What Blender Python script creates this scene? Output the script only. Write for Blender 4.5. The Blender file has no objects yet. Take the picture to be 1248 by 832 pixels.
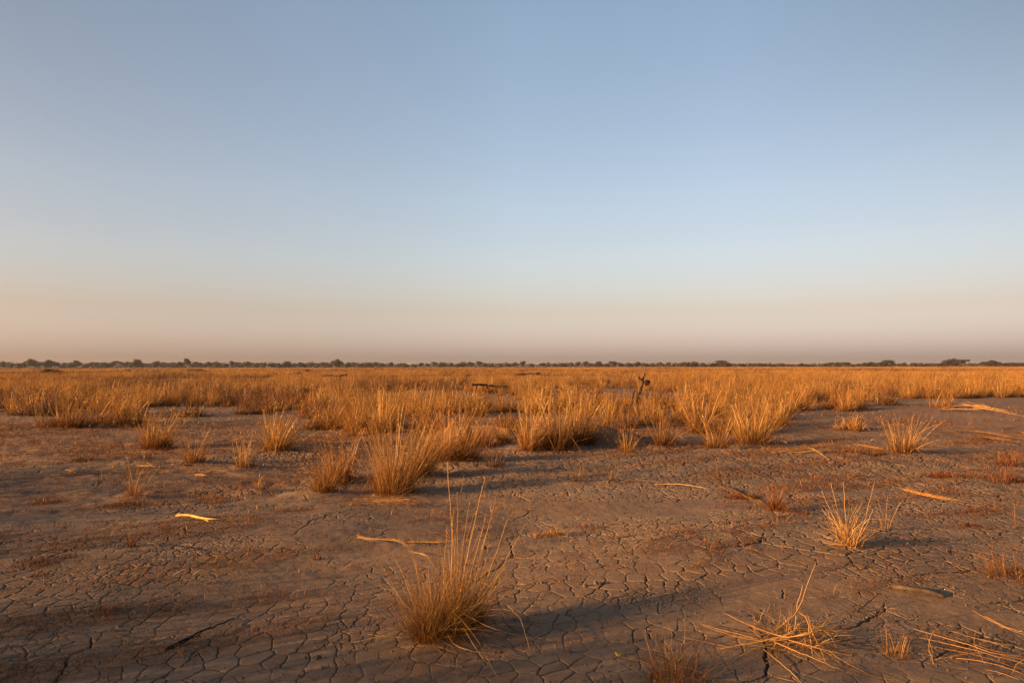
import bpy, math, random
import numpy as np
from mathutils import Vector, Matrix, Euler

R = math.radians
rng = np.random.default_rng(11)
random.seed(11)
scene = bpy.context.scene
col = scene.collection

# ------------------------------------------------------------------ camera numbers
F = 832.0; CX, CY = 624.0, 416.0; HC = 1.35
PITCH = math.atan(30.5 / F); ROLL = R(-0.115)
SUN_AZ = R(21.0)      # direction the light travels, from +X towards +Y
SUN_EL = R(11.5)

# ------------------------------------------------------------------ noise
def _hash(ix, iy, seed):
    n = (ix.astype(np.int64) * 374761393 + iy.astype(np.int64) * 668265263 + seed * 1442695041) & 0xFFFFFFFF
    n = ((n ^ (n >> 13)) * 1274126177) & 0xFFFFFFFF
    n = ((n ^ (n >> 16)) * 2246822519) & 0xFFFFFFFF
    n = n ^ (n >> 15)
    return (n & 0xFFFFFF).astype(np.float64) / float(0xFFFFFF)

def vnoise(x, y, seed=0):
    x = np.asarray(x, float); y = np.asarray(y, float)
    fx = np.floor(x); fy = np.floor(y)
    tx = x - fx; ty = y - fy
    tx = tx * tx * tx * (tx * (tx * 6 - 15) + 10); ty = ty * ty * ty * (ty * (ty * 6 - 15) + 10)
    a = _hash(fx, fy, seed); b = _hash(fx + 1, fy, seed)
    c = _hash(fx, fy + 1, seed); d = _hash(fx + 1, fy + 1, seed)
    return (a + (b - a) * tx) * (1 - ty) + (c + (d - c) * tx) * ty     # 0..1

def fbm(x, y, seed=0, octv=4, gain=.5):
    s = 0; a = 1; t = 0
    for k in range(octv):
        s = s + a * (vnoise(x * 2 ** k + 13.7 * k, y * 2 ** k - 7.1 * k, seed + k) - .5); t += a; a *= gain
    return s / t * 2          # about -1..1

def sstep(a, b, x):
    t = np.clip((x - a) / (b - a), 0, 1); return t * t * (3 - 2 * t)

# ------------------------------------------------------------------ camera
cam_d = bpy.data.cameras.new('camera'); cam = bpy.data.objects.new('camera', cam_d); col.objects.link(cam)
cam_d.sensor_width = 36; cam_d.lens = F * 36 / 1248; cam_d.clip_start = .05; cam_d.clip_end = 30000
cam.location = (0, 0, HC)
CM = (Matrix.Rotation(R(90) + PITCH, 3, 'X') @ Matrix.Rotation(ROLL, 3, 'Z'))
cam.rotation_euler = CM.to_euler()
scene.camera = cam

def ray(px, py):
    return CM @ Vector(((px - CX) / F, (CY - py) / F, -1))
def G(px, py, z=0.0):                       # point on the level z seen at this place
    d = ray(px, py); t = (z - HC) / d.z
    return Vector((d.x * t, d.y * t, z))
def PD(px, py, Y):                          # point at distance Y seen at this place
    d = ray(px, py); t = Y / d.y
    return Vector((d.x * t, Y, HC + d.z * t))

# ------------------------------------------------------------------ terrain
_c, _s = math.cos(R(24)), math.sin(R(24))
bankA = G(580, 537); bankB = G(742, 541); pit = G(772, 538)
T = [
 (481, 596, 98, 84, 'dense', 'tallest and brightest tussock of the middle row, left of centre', 1.25),
 (395, 598, 46, 50, 'dense', 'squat tussock just left of the tallest middle tussock', .8),
 (414, 585, 56, 60, 'dense', 'golden tussock leaning behind the squat one left of centre', .9),
 (511, 577, 84, 60, 'dense', 'tall tussock directly behind the tallest middle tussock', .9),
 (537, 562, 68, 60, 'dense', 'tussock in front of the left end of the earth bank', .8),
 (566, 561, 66, 56, 'dense', 'arching tussock hanging over the middle of the earth bank', .8),
 (338, 554, 52, 52, 'dense', 'upright tussock left of centre with a bent straw at its side', 1.0),
 (298, 571, 44, 44, 'sparse', 'thin brown tussock just left of the upright tussock', 1.5),
 (237, 567, 50, 56, 'sparse', 'spreading sparse tussock with long thin stalks on left flat', 1.7),
 (191, 552, 44, 58, 'dense', 'thick round tussock behind the spreading sparse one at left', 1.0),
 (163, 603, 52, 34, 'sparse', 'lone stalky tuft on bare dark soil at left', 1.5),
 (315, 594, 22, 16, 'sparse', 'tiny orange tuft standing alone between left and middle tussocks', 1.3),
 (74, 524, 42, 72, 'bushy', 'reddish bushy tussock nearest the left edge of the grass belt', 1.0),
 (147, 518, 44, 64, 'bushy', 'tall bushy tussock at the front of the left grass belt', 1.0),
 (614, 539, 34, 24, 'dense', 'slim tussock at the right end of the earth bank', .8),
 (645, 548, 56, 36, 'dense', 'narrow bright tussock right of the earth bank', 1.1),
 (678, 546, 60, 60, 'dense', 'tussock with long straws leaning right beside the narrow bright one', 1.1),
 (706, 542, 58, 66, 'dense', 'broad tussock left of the dark hollow', 1.0),
 (763, 554, 32, 40, 'sparse', 'short fan of stalks in front of the dark hollow', 1.7),
 (808, 543, 42, 40, 'dense', 'tussock at the right side of the dark hollow', .6),
 (854, 529, 52, 56, 'dense', 'tall tussock behind and left of the dense bright clump', .55),
 (873, 547, 46, 42, 'dense', 'thin stalked tussock just left of the dense bright clump', .45),
 (918, 541, 56, 62, 'dense', 'dense bright golden clump at the right end of the tussocks', 1.0),
 (945, 521, 38, 54, 'dense', 'tussock behind the dense bright clump at right', .5),
 (1101, 556, 46, 60, 'sparse', 'bright lone tussock with fanned stalks on the right flat', 2.6),
 (1030, 525, 22, 40, 'bushy', 'low rounded tussock on the right flat behind the branch', .8),
 (703, 586, 26, 26, 'sparse', 'small bright fan shaped tuft, left one of two on the mud', 1.3),
 (745, 586, 18, 18, 'sparse', 'small bright tuft, right one of two on the mud', 1.5),
 (434, 524, 46, 54, 'dense', 'golden tussock behind the gap left of the earth bank', .9),
 (468, 527, 50, 50, 'dense', 'tall tussock rising behind the tallest middle tussock', .9),
 (398, 522, 40, 50, 'bushy', 'bushy tussock behind the upright tussock left of centre', .9),
 (1051, 489, 28, 72, 'bushy', 'wide matted tussock at the front of the right grass belt', 1.1),
]
MOUNDS = [(G(t[0], t[1]).x, G(t[0], t[1]).y, .13 + .32 * t[3] * G(t[0], t[1]).y / F) for t in T] + [(G(545, 765).x, G(545, 765).y, .26), (G(940, 780).x, G(940, 780).y, .22), (G(1034, 662).x, G(1034, 662).y, .2)]
def height(x, y):
    x = np.asarray(x, float); y = np.asarray(y, float)
    r = np.hypot(x, y)
    u = x * _c + y * _s; v = -x * _s + y * _c
    near = 1 - sstep(60, 300, r)
    z = .085 * fbm(u / 3.4, v / 1.9, 5, 2) * near * sstep(.5, 3, r)
    z = z + .020 * fbm(u / .95, v / .6, 9, 3) * (1 - sstep(14, 22, r))
    z = z + (.028 * fbm(x / .7, y / .42, 13, 3) + .02 * np.abs(fbm(x / .3, y / .25, 17, 2))) * sstep(7, 10.5, y + .5 * np.abs(x - 2)) * (1 - sstep(26, 38, r))
    z = z + .25 * fbm(x / 60, y / 60, 21, 2) * sstep(25, 90, r) * (1 - .8 * sstep(150, 500, r))
    for c, w, hh, sd in ((bankA, .80, .30, 31), (bankB, .75, .27, 32)):
        dx = (x - c.x) / w; dy = (y - c.y) + .10 * fbm(x / .3, y / .3, sd, 3)
        z = z + hh * np.exp(-dx ** 4) * sstep(.0, .16, dy) * (1 - sstep(.35, 1.4, dy))
    for mx, my, mr in MOUNDS:
        z = z + .034 * np.exp(-(((x - mx) ** 2 + (y - my) ** 2) / mr ** 2))
    z = z - .30 * np.exp(-((x - pit.x) / .26) ** 2 - ((y - pit.y - .05) / .22) ** 2)
    return z
def hz(x, y): return float(height(np.array([x]), np.array([y]))[0])

def voro(x, y, cell, seed, jit=.82):
    gx = x / cell; gy = y / cell
    ix = np.floor(gx); iy = np.floor(gy)
    best = np.full(x.shape, 1e9); bx = np.zeros_like(x); by = np.zeros_like(x); bi = np.zeros_like(x)
    for oy in (-1, 0, 1):
        for ox in (-1, 0, 1):
            cx = ix + ox; cy = iy + oy
            jx = cx + .5 + jit * (_hash(cx, cy, seed) - .5); jy = cy + .5 + jit * (_hash(cx, cy, seed + 77) - .5)
            d = (jx - gx) ** 2 + (jy - gy) ** 2
            m = d < best
            best = np.where(m, d, best); bx = np.where(m, jx, bx); by = np.where(m, jy, by)
            bi = np.where(m, _hash(cx, cy, seed + 199), bi)
    e = np.full(x.shape, 1e9)
    for oy in (-2, -1, 0, 1, 2):
        for ox in (-2, -1, 0, 1, 2):
            if abs(ox) + abs(oy) > 3: continue
            cx = ix + ox; cy = iy + oy
            jx = cx + .5 + jit * (_hash(cx, cy, seed) - .5); jy = cy + .5 + jit * (_hash(cx, cy, seed + 77) - .5)
            dx = jx - bx; dy = jy - by; L = np.sqrt(dx * dx + dy * dy)
            ok = L > 1e-6; L = np.where(ok, L, 1)
            d = (((bx + jx) / 2 - gx) * dx + ((by + jy) / 2 - gy) * dy) / L
            e = np.where(ok & (d < e), d, e)
    return e * cell, bi

def crack_mask(x, y):
    """0 = crumbly unbroken soil, 1 = open mud cracks"""
    m = sstep(-.35, .12, fbm(x / 1.7, y / 1.1, 41, 3) + .06 + .16 * sstep(-.6, .6, x))
    return m * (1 - .75 * sstep(-1.4, -3.0, x + .2 * y) * sstep(4.6, 6.2, y)) 

def streak(x, y):
    u = x * _c + y * _s; v = -x * _s + y * _c
    n = np.abs(fbm(u / 2.9 + .4 * fbm(x, y, 505, 2), v / .62, 511, 3))
    bias = .30 * sstep(.2, -2.2, x) + .28 * sstep(2.6, 4.2, x) + .42 * sstep(5.6, 8.5, y)
    n = n - .07 * sstep(5.5, 9, y) - .05 * sstep(-.5, -2.5, x)
    return sstep(.13, .02, n) * sstep(-.12, .22, fbm(x / 1.9, y / 1.9, 517, 3) - .10 + bias)

def detail(x, y):
    wx = x + .026 * fbm(x / .11, y / .11, 51, 3); wy = y + .026 * fbm(x / .11, y / .11, 57, 3)
    m = crack_mask(x, y)
    e1, id1 = voro(wx, wy, .118, 61)
    e2, _ = voro(wx + 3.3, wy * 1.15, .56, 67, .9)
    e3, _ = voro(wx, wy, .070, 71)
    br = .25 + .75 * vnoise(x / .22, y / .22, 81)            # cracks open and close along their run
    r = np.hypot(x, y)
    wk = 1 + .115 * np.clip(r - 3, 0, 8)          # a little wider where the flat is drier
    w1 = (.0008 + .0034 * br ** 1.9) * m * wk
    w2 = (.010 * sstep(.62, .95, vnoise(x / .55, y / .55, 83))) * (.35 + .65 * m)
    w3 = .0028 * sstep(.55, .8, vnoise(x / .4, y / .4, 85)) * m
    def cr(e, w, d): return -d * (1 - sstep(.35, 1.0, e / np.maximum(w, 1e-5))) * sstep(.0008, .003, w)
    z = np.minimum(cr(e1, w1, .014 * wk), cr(e2, w2, .030)); z = np.minimum(z, cr(e3, w3, .007))
    z = z + m * (-.0016 * np.exp(-e1 / .012) + .0016 * (id1 - .5))
    z = z + .0022 * fbm(x / .05, y / .05, 91, 3) * (1.25 - .9 * m) + .004 * fbm(x / .16, y / .16, 93, 2) * (1.2 - m)
    return z, id1, m

def ground_mesh():
    rr = [.02, .3, .7, 1.1, 1.5, 1.8]; d = 2.05
    while d < 17:
        rr.append(d); d += .0027 * (d / 2.5) ** 1.38
    st = .1
    while d < 9000:
        rr.append(d); d += st; st *= 1.055
    rr = np.array(rr)
    a0 = 50.0
    fine = np.linspace(-a0, a0, 1620); cs = np.linspace(a0, 360 - a0, 90)[1:-1]
    ang = np.radians(np.concatenate([fine, cs])); nA = len(ang); nR = len(rr)
    A, RR = np.meshgrid(ang, rr)
    X = RR * np.sin(A); Y = RR * np.cos(A)
    Z = height(X, Y)
    plate = np.full(X.shape, .5); cm = np.zeros(X.shape); stk_ = np.zeros(X.shape)
    m = (RR > 1.9) & (RR < 17.5) & (np.abs(A) < R(a0 + .01))
    dz, pid, cmm = detail(X[m], Y[m])
    f = 1 - sstep(12.5, 16.5, RR[m])
    Z[m] += dz * f; plate[m] = .5 + (pid - .5) * f; cm[m] = cmm * f; stk_[RR > 11.5] = .9; stk_[m] = np.maximum(streak(X[m], Y[m]), .9 * sstep(9.5, 14.5, RR[m])); Z[m] += .006 * stk_[m] * f
    v = np.stack([X.ravel(), Y.ravel(), Z.ravel()], 1)
    i = np.arange(nR - 1)[:, None] * nA; j = np.arange(nA)[None, :]; j2 = (j + 1) % nA
    q = np.stack([i + j, i + nA + j, i + nA + j2, i + j2], -1).reshape(-1, 4)[:, ::-1]
    me = bpy.data.meshes.new('ground')
    me.vertices.add(len(v)); me.vertices.foreach_set('co', v.ravel())
    me.loops.add(q.size); me.loops.foreach_set('vertex_index', q.ravel().astype(np.int32))
    me.polygons.add(len(q)); me.polygons.foreach_set('loop_start', (np.arange(len(q)) * 4).astype(np.int32))
    me.update(calc_edges=True)
    me.polygons.foreach_set('use_smooth', np.ones(len(q), bool))
    for nm, arr in (('plate', plate), ('cracked', cm), ('streak', stk_)):
        at = me.attributes.new(nm, 'FLOAT', 'POINT'); at.data.foreach_set('value', arr.ravel().astype(np.float32))
    return me

# ------------------------------------------------------------------ materials
def new_mat(name):
    m = bpy.data.materials.new(name); m.use_nodes = True
    nt = m.node_tree; nt.nodes.clear()
    out = nt.nodes.new('ShaderNodeOutputMaterial')
    return m, nt, out
def N(nt, t, **kw):
    n = nt.nodes.new(t)
    for k, v in kw.items(): setattr(n, k, v)
    return n
def noise(nt, vec, scale, detail=4, rough=.55):
    n = N(nt, 'ShaderNodeTexNoise'); n.inputs['Scale'].default_value = scale
    n.inputs['Detail'].default_value = detail; n.inputs['Roughness'].default_value = rough
    nt.links.new(vec, n.inputs['Vector']); return n.outputs['Fac']
def ramp(nt, fac, stops):
    n = N(nt, 'ShaderNodeValToRGB'); el = n.color_ramp.elements
    while len(el) < len(stops): el.new(.5)
    for e, (p, c) in zip(el, stops): e.position = p; e.color = (*c, 1) if len(c) == 3 else c
    nt.links.new(fac, n.inputs[0]); return n.outputs[0]
def mix(nt, fac, a, b, mode='MIX'):
    n = N(nt, 'ShaderNodeMix', data_type='RGBA', blend_type=mode)
    for s, v in ((0, fac), (6, a), (7, b)):
        if isinstance(v, (int, float)): n.inputs[s].default_value = v
        elif isinstance(v, tuple): n.inputs[s].default_value = (*v, 1)
        else: nt.links.new(v, n.inputs[s])
    return n.outputs[2]
def math_(nt, op, a, b=0.0, clamp=False):
    n = N(nt, 'ShaderNodeMath', operation=op, use_clamp=clamp)
    for s, v in ((0, a), (1, b)):
        if isinstance(v, (int, float)): n.inputs[s].default_value = v
        else: nt.links.new(v, n.inputs[s])
    return n.outputs[0]
def attr(nt, name):
    n = N(nt, 'ShaderNodeAttribute'); n.attribute_name = name; return n.outputs['Fac']

def soil_material():
    m, nt, out = new_mat('cracked_soil')
    geo = N(nt, 'ShaderNodeNewGeometry'); pos = geo.outputs['Position']
    mp = N(nt, 'ShaderNodeMapping'); mp.inputs['Rotation'].default_value = (0, 0, R(-24)); mp.inputs['Scale'].default_value = (.45, 1.1, 1)
    nt.links.new(pos, mp.inputs['Vector'])
    n1 = noise(nt, pos, 2.3, 6, .6); n2 = noise(nt, pos, 26, 5, .65); n3 = noise(nt, mp.outputs[0], 1.1, 5, .62)
    n4 = noise(nt, pos, 190, 3, .6)
    base = ramp(nt, n1, [(.28, (.155, .108, .071)), (.50, (.275, .185, .114)), (.74, (.370, .255, .155))])
    pl = attr(nt, 'plate')
    base = mix(nt, .45, base, ramp(nt, pl, [(0, (.185, .126, .080)), (1, (.380, .258, .158))]))
    base = mix(nt, math_(nt, 'MULTIPLY', ramp(nt, n2, [(.38, (0, 0, 0)), (.70, (1, 1, 1))]), .45), base, (.110, .075, .055))
    # rusty dust and rotted straw lying in streaks
    msk = ramp(nt, n3, [(.47, (0, 0, 0)), (.62, (1, 1, 1))])
    msk = math_(nt, 'MULTIPLY', msk, ramp(nt, n2, [(.36, (.15, .15, .15)), (.60, (1, 1, 1))]))
    msk = math_(nt, 'MAXIMUM', msk, math_(nt, 'MULTIPLY', attr(nt, 'streak'), ramp(nt, n2, [(.32, (.35, .35, .35)), (.55, (1, 1, 1))])))
    base = mix(nt, math_(nt, 'MULTIPLY', msk, .72), base, ramp(nt, noise(nt, pos, 60, 4, .7), [(.35, (.120, .055, .026)), (.65, (.270, .135, .056))]))
    n5 = noise(nt, mp.outputs[0], .42, 4, .6)
    base = mix(nt, ramp(nt, n5, [(.42, (.6, .6, .6)), (.56, (0, 0, 0))]), base, mix(nt, 1.0, base, (.68, .67, .68), 'MULTIPLY'))
    # crumbly unbroken soil is browner
    cr = attr(nt, 'cracked')
    base = mix(nt, math_(nt, 'MULTIPLY', math_(nt, 'SUBTRACT', 1.0, cr), .35), base, (.165, .100, .062))
    base = mix(nt, .35, base, ramp(nt, n4, [(.3, (.12, .085, .065)), (.7, (.31, .23, .165))]))
    b = N(nt, 'ShaderNodeBsdfPrincipled'); b.inputs['Roughness'].default_value = .93
    b.inputs['Specular IOR Level'].default_value = .18
    nt.links.new(base, b.inputs['Base Color'])
    h = math_(nt, 'ADD', math_(nt, 'MULTIPLY', noise(nt, pos, 55, 5, .7), 1.0), math_(nt, 'MULTIPLY', n4, .35))
    bp = N(nt, 'ShaderNodeBump'); bp.inputs['Distance'].default_value = .006; bp.inputs['Strength'].default_value = .55
    nt.links.new(h, bp.inputs['Height']); nt.links.new(bp.outputs[0], b.inputs['Normal'])
    nt.links.new(b.outputs[0], out.inputs[0]); return m

def grass_material(name, lo, mid, hi, base, trans=.28, sat=1.0):
    m, nt, out = new_mat(name)
    rnd = attr(nt, 'rnd'); t = attr(nt, 't')
    c = ramp(nt, rnd, [(0, lo), (.5, mid), (1, hi)])
    oi = N(nt, 'ShaderNodeObjectInfo')
    tone = ramp(nt, oi.outputs['Random'], [(0, (.72, .66, .62)), (.5, (1, 1, 1)), (1, (1.12, 1.05, .92))])
    c = mix(nt, 1.0, c, tone, 'MULTIPLY')
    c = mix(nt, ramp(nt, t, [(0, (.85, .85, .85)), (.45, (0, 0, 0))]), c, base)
    geo = N(nt, 'ShaderNodeNewGeometry')
    pn = noise(nt, geo.outputs['Position'], .55, 2, .5)
    c = mix(nt, 1.0, c, ramp(nt, pn, [(.35, (.80, .70, .62)), (.62, (1.06, 1.03, 1.0))]), 'MULTIPLY')
    d = N(nt, 'ShaderNodeBsdfDiffuse'); tr = N(nt, 'ShaderNodeBsdfTranslucent'); g = N(nt, 'ShaderNodeBsdfGlossy')
    g.inputs['Roughness'].default_value = .45
    for x in (d, tr): nt.links.new(c, x.inputs[0])
    nt.links.new(mix(nt, .6, c, (.6, .6, .6)), g.inputs[0])
    s = N(nt, 'ShaderNodeMixShader'); s.inputs[0].default_value = trans
    nt.links.new(d.outputs[0], s.inputs[1]); nt.links.new(tr.outputs[0], s.inputs[2])
    s2 = N(nt, 'ShaderNodeMixShader'); s2.inputs[0].default_value = .06
    nt.links.new(s.outputs[0], s2.inputs[1]); nt.links.new(g.outputs[0], s2.inputs[2])
    nt.links.new(s2.outputs[0], out.inputs[0]); return m

def rough_material(name, c0, c1, scale=20, bump=.01, stretch=(1, 1, 1), rough=.9):
    m, nt, out = new_mat(name)
    tc = N(nt, 'ShaderNodeTexCoord'); mp = N(nt, 'ShaderNodeMapping'); mp.inputs['Scale'].default_value = stretch
    nt.links.new(tc.outputs['Object'], mp.inputs['Vector'])
    n = noise(nt, mp.outputs[0], scale, 5, .65)
    b = N(nt, 'ShaderNodeBsdfPrincipled'); b.inputs['Roughness'].default_value = rough
    b.inputs['Specular IOR Level'].default_value = .25
    nt.links.new(ramp(nt, n, [(.3, c0), (.7, c1)]), b.inputs['Base Color'])
    bp = N(nt, 'ShaderNodeBump'); bp.inputs['Distance'].default_value = bump; bp.inputs['Strength'].default_value = .8
    nt.links.new(n, bp.inputs['Height']); nt.links.new(bp.outputs[0], b.inputs['Normal'])
    nt.links.new(b.outputs[0], out.inputs[0]); return m

def leaf_material(name, c0, c1):
    m, nt, out = new_mat(name)
    c = ramp(nt, attr(nt, 'rnd'), [(0, c0), (1, c1)])
    oi = N(nt, 'ShaderNodeObjectInfo')
    c = mix(nt, 1.0, c, ramp(nt, oi.outputs['Random'], [(0, (.75, .8, .8)), (1, (1.25, 1.15, 1.0))]), 'MULTIPLY')
    b = N(nt, 'ShaderNodeBsdfPrincipled'); b.inputs['Roughness'].default_value = .7
    nt.links.new(c, b.inputs['Base Color']); nt.links.new(b.outputs[0], out.inputs[0]); return m

M = {}
M['soil'] = soil_material()
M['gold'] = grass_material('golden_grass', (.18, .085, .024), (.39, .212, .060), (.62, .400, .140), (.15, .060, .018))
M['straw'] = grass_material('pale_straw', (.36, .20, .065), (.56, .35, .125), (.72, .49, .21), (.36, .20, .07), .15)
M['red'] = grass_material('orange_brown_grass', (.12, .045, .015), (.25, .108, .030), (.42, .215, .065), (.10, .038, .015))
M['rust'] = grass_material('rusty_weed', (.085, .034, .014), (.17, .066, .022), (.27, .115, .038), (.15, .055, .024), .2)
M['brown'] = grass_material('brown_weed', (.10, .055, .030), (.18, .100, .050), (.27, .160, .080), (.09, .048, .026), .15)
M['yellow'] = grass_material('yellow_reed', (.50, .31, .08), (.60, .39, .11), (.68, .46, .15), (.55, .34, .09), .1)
M['wood'] = rough_material('dead_wood', (.014, .009, .007), (.045, .028, .019), 30, .01, (1, 1, 1))
M['greywood'] = rough_material('grey_bark', (.055, .042, .034), (.14, .10, .07), 34, .004, (1, 1, 1))
M['bark'] = rough_material('tree_bark', (.06, .045, .035), (.12, .09, .07), 3, .03)
M['clod'] = rough_material('soil_clods', (.12, .082, .058), (.22, .155, .112), 60, .003)
M['leaf'] = leaf_material('tree_foliage', (.018, .014, .011), (.050, .037, .025))
M['shrub'] = leaf_material('dark_shrub_foliage', (.030, .018, .013), (.080, .046, .028))
M['rshrub'] = leaf_material('rusty_shrub_foliage', (.13, .055, .028), (.24, .11, .05))
M['dryleaf'] = rough_material('dry_leaf', (.62, .36, .05), (.75, .47, .09), 40, .001)

# ------------------------------------------------------------------ mesh builder
class MB:
    def __init__(s): s.v = []; s.f4 = []; s.f3 = []; s.t = []; s.r = []; s.n = 0
    def add(s, v, quads=None, tris=None, t=None, r=None):
        v = np.asarray(v, float).reshape(-1, 3); n = len(v)
        s.v.append(v)
        if quads is not None and len(quads): s.f4.append(np.asarray(quads) + s.n)
        if tris is not None and len(tris): s.f3.append(np.asarray(tris) + s.n)
        s.t.append(np.full(n, .5) if t is None else np.asarray(t, float).ravel())
        s.r.append(np.full(n, .5) if r is None else np.asarray(r, float).ravel())
        s.n += n
    def ribbons(s, P, W, side, r):
        """P n,S,3 centre lines; W n,S widths; side n,3"""
        n, S, _ = P.shape
        a = P - side[:, None, :] * W[:, :, None] / 2; b = P + side[:, None, :] * W[:, :, None] / 2
        V = np.stack([a, b], 2).reshape(-1, 3)
        base = (np.arange(n) * S * 2)[:, None] + (np.arange(S - 1) * 2)[None, :]
        q = np.stack([base, base + 1, base + 3, base + 2], -1).reshape(-1, 4)
        t = np.repeat(np.linspace(0, 1, S)[None, :, None], n, 0).repeat(2, 2)
        rr = np.repeat(r, S * 2)
        s.add(V, q, None, t, rr)
    def tube(s, pts, rad, sides=5, r=.5, cap=True):
        pts = np.array([tuple(p) for p in pts], float); n = len(pts)
        rad = np.broadcast_to(np.asarray(rad, float), (n,)) if np.ndim(rad) else np.full(n, rad)
        T = np.gradient(pts, axis=0); T /= np.linalg.norm(T, axis=1)[:, None] + 1e-9
        ref = np.array([0, 0, 1.]) if abs(T[:, 2]).mean() < .8 else np.array([1., 0, 0])
        U = np.cross(T, ref); U /= np.linalg.norm(U, axis=1)[:, None] + 1e-9
        Vv = np.cross(T, U)
        a = np.linspace(0, 2 * np.pi, sides, endpoint=False)
        ring = U[:, None, :] * np.cos(a)[None, :, None] + Vv[:, None, :] * np.sin(a)[None, :, None]
        V = pts[:, None, :] + ring * rad[:, None, None]
        i = np.arange(n - 1)[:, None] * sides; j = np.arange(sides)[None, :]; j2 = (j + 1) % sides
        q = np.stack([i + j, i + j2, i + sides + j2, i + sides + j], -1).reshape(-1, 4)
        tris = []
        if cap:
            for k in range(1, sides - 1): tris += [(0, k + 1, k), ((n - 1) * sides, (n - 1) * sides + k, (n - 1) * sides + k + 1)]
        t = np.repeat(np.linspace(0, 1, n), sides)
        s.add(V, q, tris, t, np.full(n * sides, r))
    def mesh(s, name, mat, smooth=False):
        v = np.concatenate(s.v); me = bpy.data.meshes.new(name)
        me.vertices.add(len(v)); me.vertices.foreach_set('co', v.ravel())
        f4 = np.concatenate(s.f4) if s.f4 else np.zeros((0, 4), int); f3 = np.concatenate(s.f3) if s.f3 else np.zeros((0, 3), int)
        idx = np.concatenate([f4.ravel(), f3.ravel()]).astype(np.int32)
        st = np.concatenate([np.arange(len(f4)) * 4, f4.size + np.arange(len(f3)) * 3]).astype(np.int32)
        me.loops.add(len(idx)); me.loops.foreach_set('vertex_index', idx)
        me.polygons.add(len(st)); me.polygons.foreach_set('loop_start', st)
        me.update(calc_edges=True)
        for nm, arr in (('t', s.t), ('rnd', s.r)):
            at = me.attributes.new(nm, 'FLOAT', 'POINT'); at.data.foreach_set('value', np.concatenate(arr).astype(np.float32))
        if smooth: me.polygons.foreach_set('use_smooth', np.ones(len(st), bool))
        me.materials.append(mat); return me
    def build(s, name, mat, parent=None, smooth=False, loc=None):
        o = bpy.data.objects.new(name, s.mesh(name, mat, smooth)); col.objects.link(o)
        if parent is not None: o.parent = parent
        if loc is not None: o.location = loc
        return o

def tag(o, label=None, cat=None, group=None, kind=None):
    if label: o['label'] = label
    if cat: o['category'] = cat
    if group: o['group'] = group
    if kind: o['kind'] = kind
    return o
def empty(name, loc, rz=0.0):
    o = bpy.data.objects.new(name, None); col.objects.link(o); o.location = loc; o.rotation_euler = (0, 0, rz)
    o.empty_display_size = .2; return o

def smooth_line(pts, n=12):
    p = np.array([tuple(q) for q in pts], float)
    if len(p) == 2: return p[0] + (p[1] - p[0]) * np.linspace(0, 1, n)[:, None]
    p = np.vstack([2 * p[0] - p[1], p, 2 * p[-1] - p[-2]]); out = []
    m = len(p) - 3
    for k in range(m):
        a, b, c, d = p[k:k + 4]; tt = np.linspace(0, 1, max(3, n // m + 1), endpoint=(k == m - 1))[:, None]
        out.append(.5 * (2 * b + (c - a) * tt + (2 * a - 5 * b + 4 * c - d) * tt ** 2 + (3 * b - a - 3 * c + d) * tt ** 3))
    return np.vstack(out)

# ------------------------------------------------------------------ blades
def blade_lines(n, S, Rb, L0, L1, spread, curve, rg, wind=(.12, .03), aspect=1.0, lpow=1.0, phi=None):
    ph0 = rg.uniform(0, 2 * np.pi, n)
    r0 = Rb * np.sqrt(rg.uniform(0, 1, n))
    base = np.stack([r0 * np.cos(ph0), r0 * np.sin(ph0) * aspect, np.zeros(n)], 1)
    ph = ph0 + rg.normal(0, .55, n) if phi is None else phi + rg.normal(0, .25, n)
    th0 = spread * (.15 + .85 * (r0 / Rb)) * np.abs(rg.normal(.55, .38, n))
    L = L0 + (L1 - L0) * rg.uniform(0, 1, n) ** lpow
    kap = curve * np.abs(rg.normal(.5, .5, n))
    s = np.linspace(0, 1, S)
    th = th0[:, None] + kap[:, None] * s[None, :] ** 1.6
    kk = np.where(rg.uniform(0, 1, n) < .16, rg.uniform(.5, 2.0, n), 0); sk = rg.uniform(.3, .85, n)
    th = th + kk[:, None] * (s[None, :] > sk[:, None])
    phs = ph[:, None] + rg.normal(0, .35, n)[:, None] * s[None, :]
    ds = (L / (S - 1))[:, None]
    dx = np.sin(th) * np.cos(phs) + wind[0] * s; dy = np.sin(th) * np.sin(phs) + wind[1] * s; dz = np.cos(th)
    P = np.zeros((n, S, 3))
    P[:, 1:, 0] = np.cumsum(dx[:, 1:] * ds, 1); P[:, 1:, 1] = np.cumsum(dy[:, 1:] * ds, 1); P[:, 1:, 2] = np.cumsum(dz[:, 1:] * ds, 1)
    P += base[:, None, :]
    P[:, :, 2] = np.maximum(P[:, :, 2], .004 + .01 * rg.uniform(0, 1, n)[:, None])
    P[:, 0, 2] = -.02
    return P
def side_vec(n, rg):
    a = rg.uniform(0, 2 * np.pi, n); b = rg.normal(0, .25, n)
    return np.stack([np.cos(a), np.sin(a), b], 1)
def add_blades(mb, P, w, rg, taper=.25, rb=(0, 1)):
    n, S, _ = P.shape; s = np.linspace(0, 1, S)
    W = w * rg.uniform(.6, 1.25, n)[:, None] * (1 - (1 - taper) * s[None, :] ** 1.3)
    mb.ribbons(P, W, side_vec(n, rg), rg.uniform(rb[0], rb[1], n))
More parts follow.
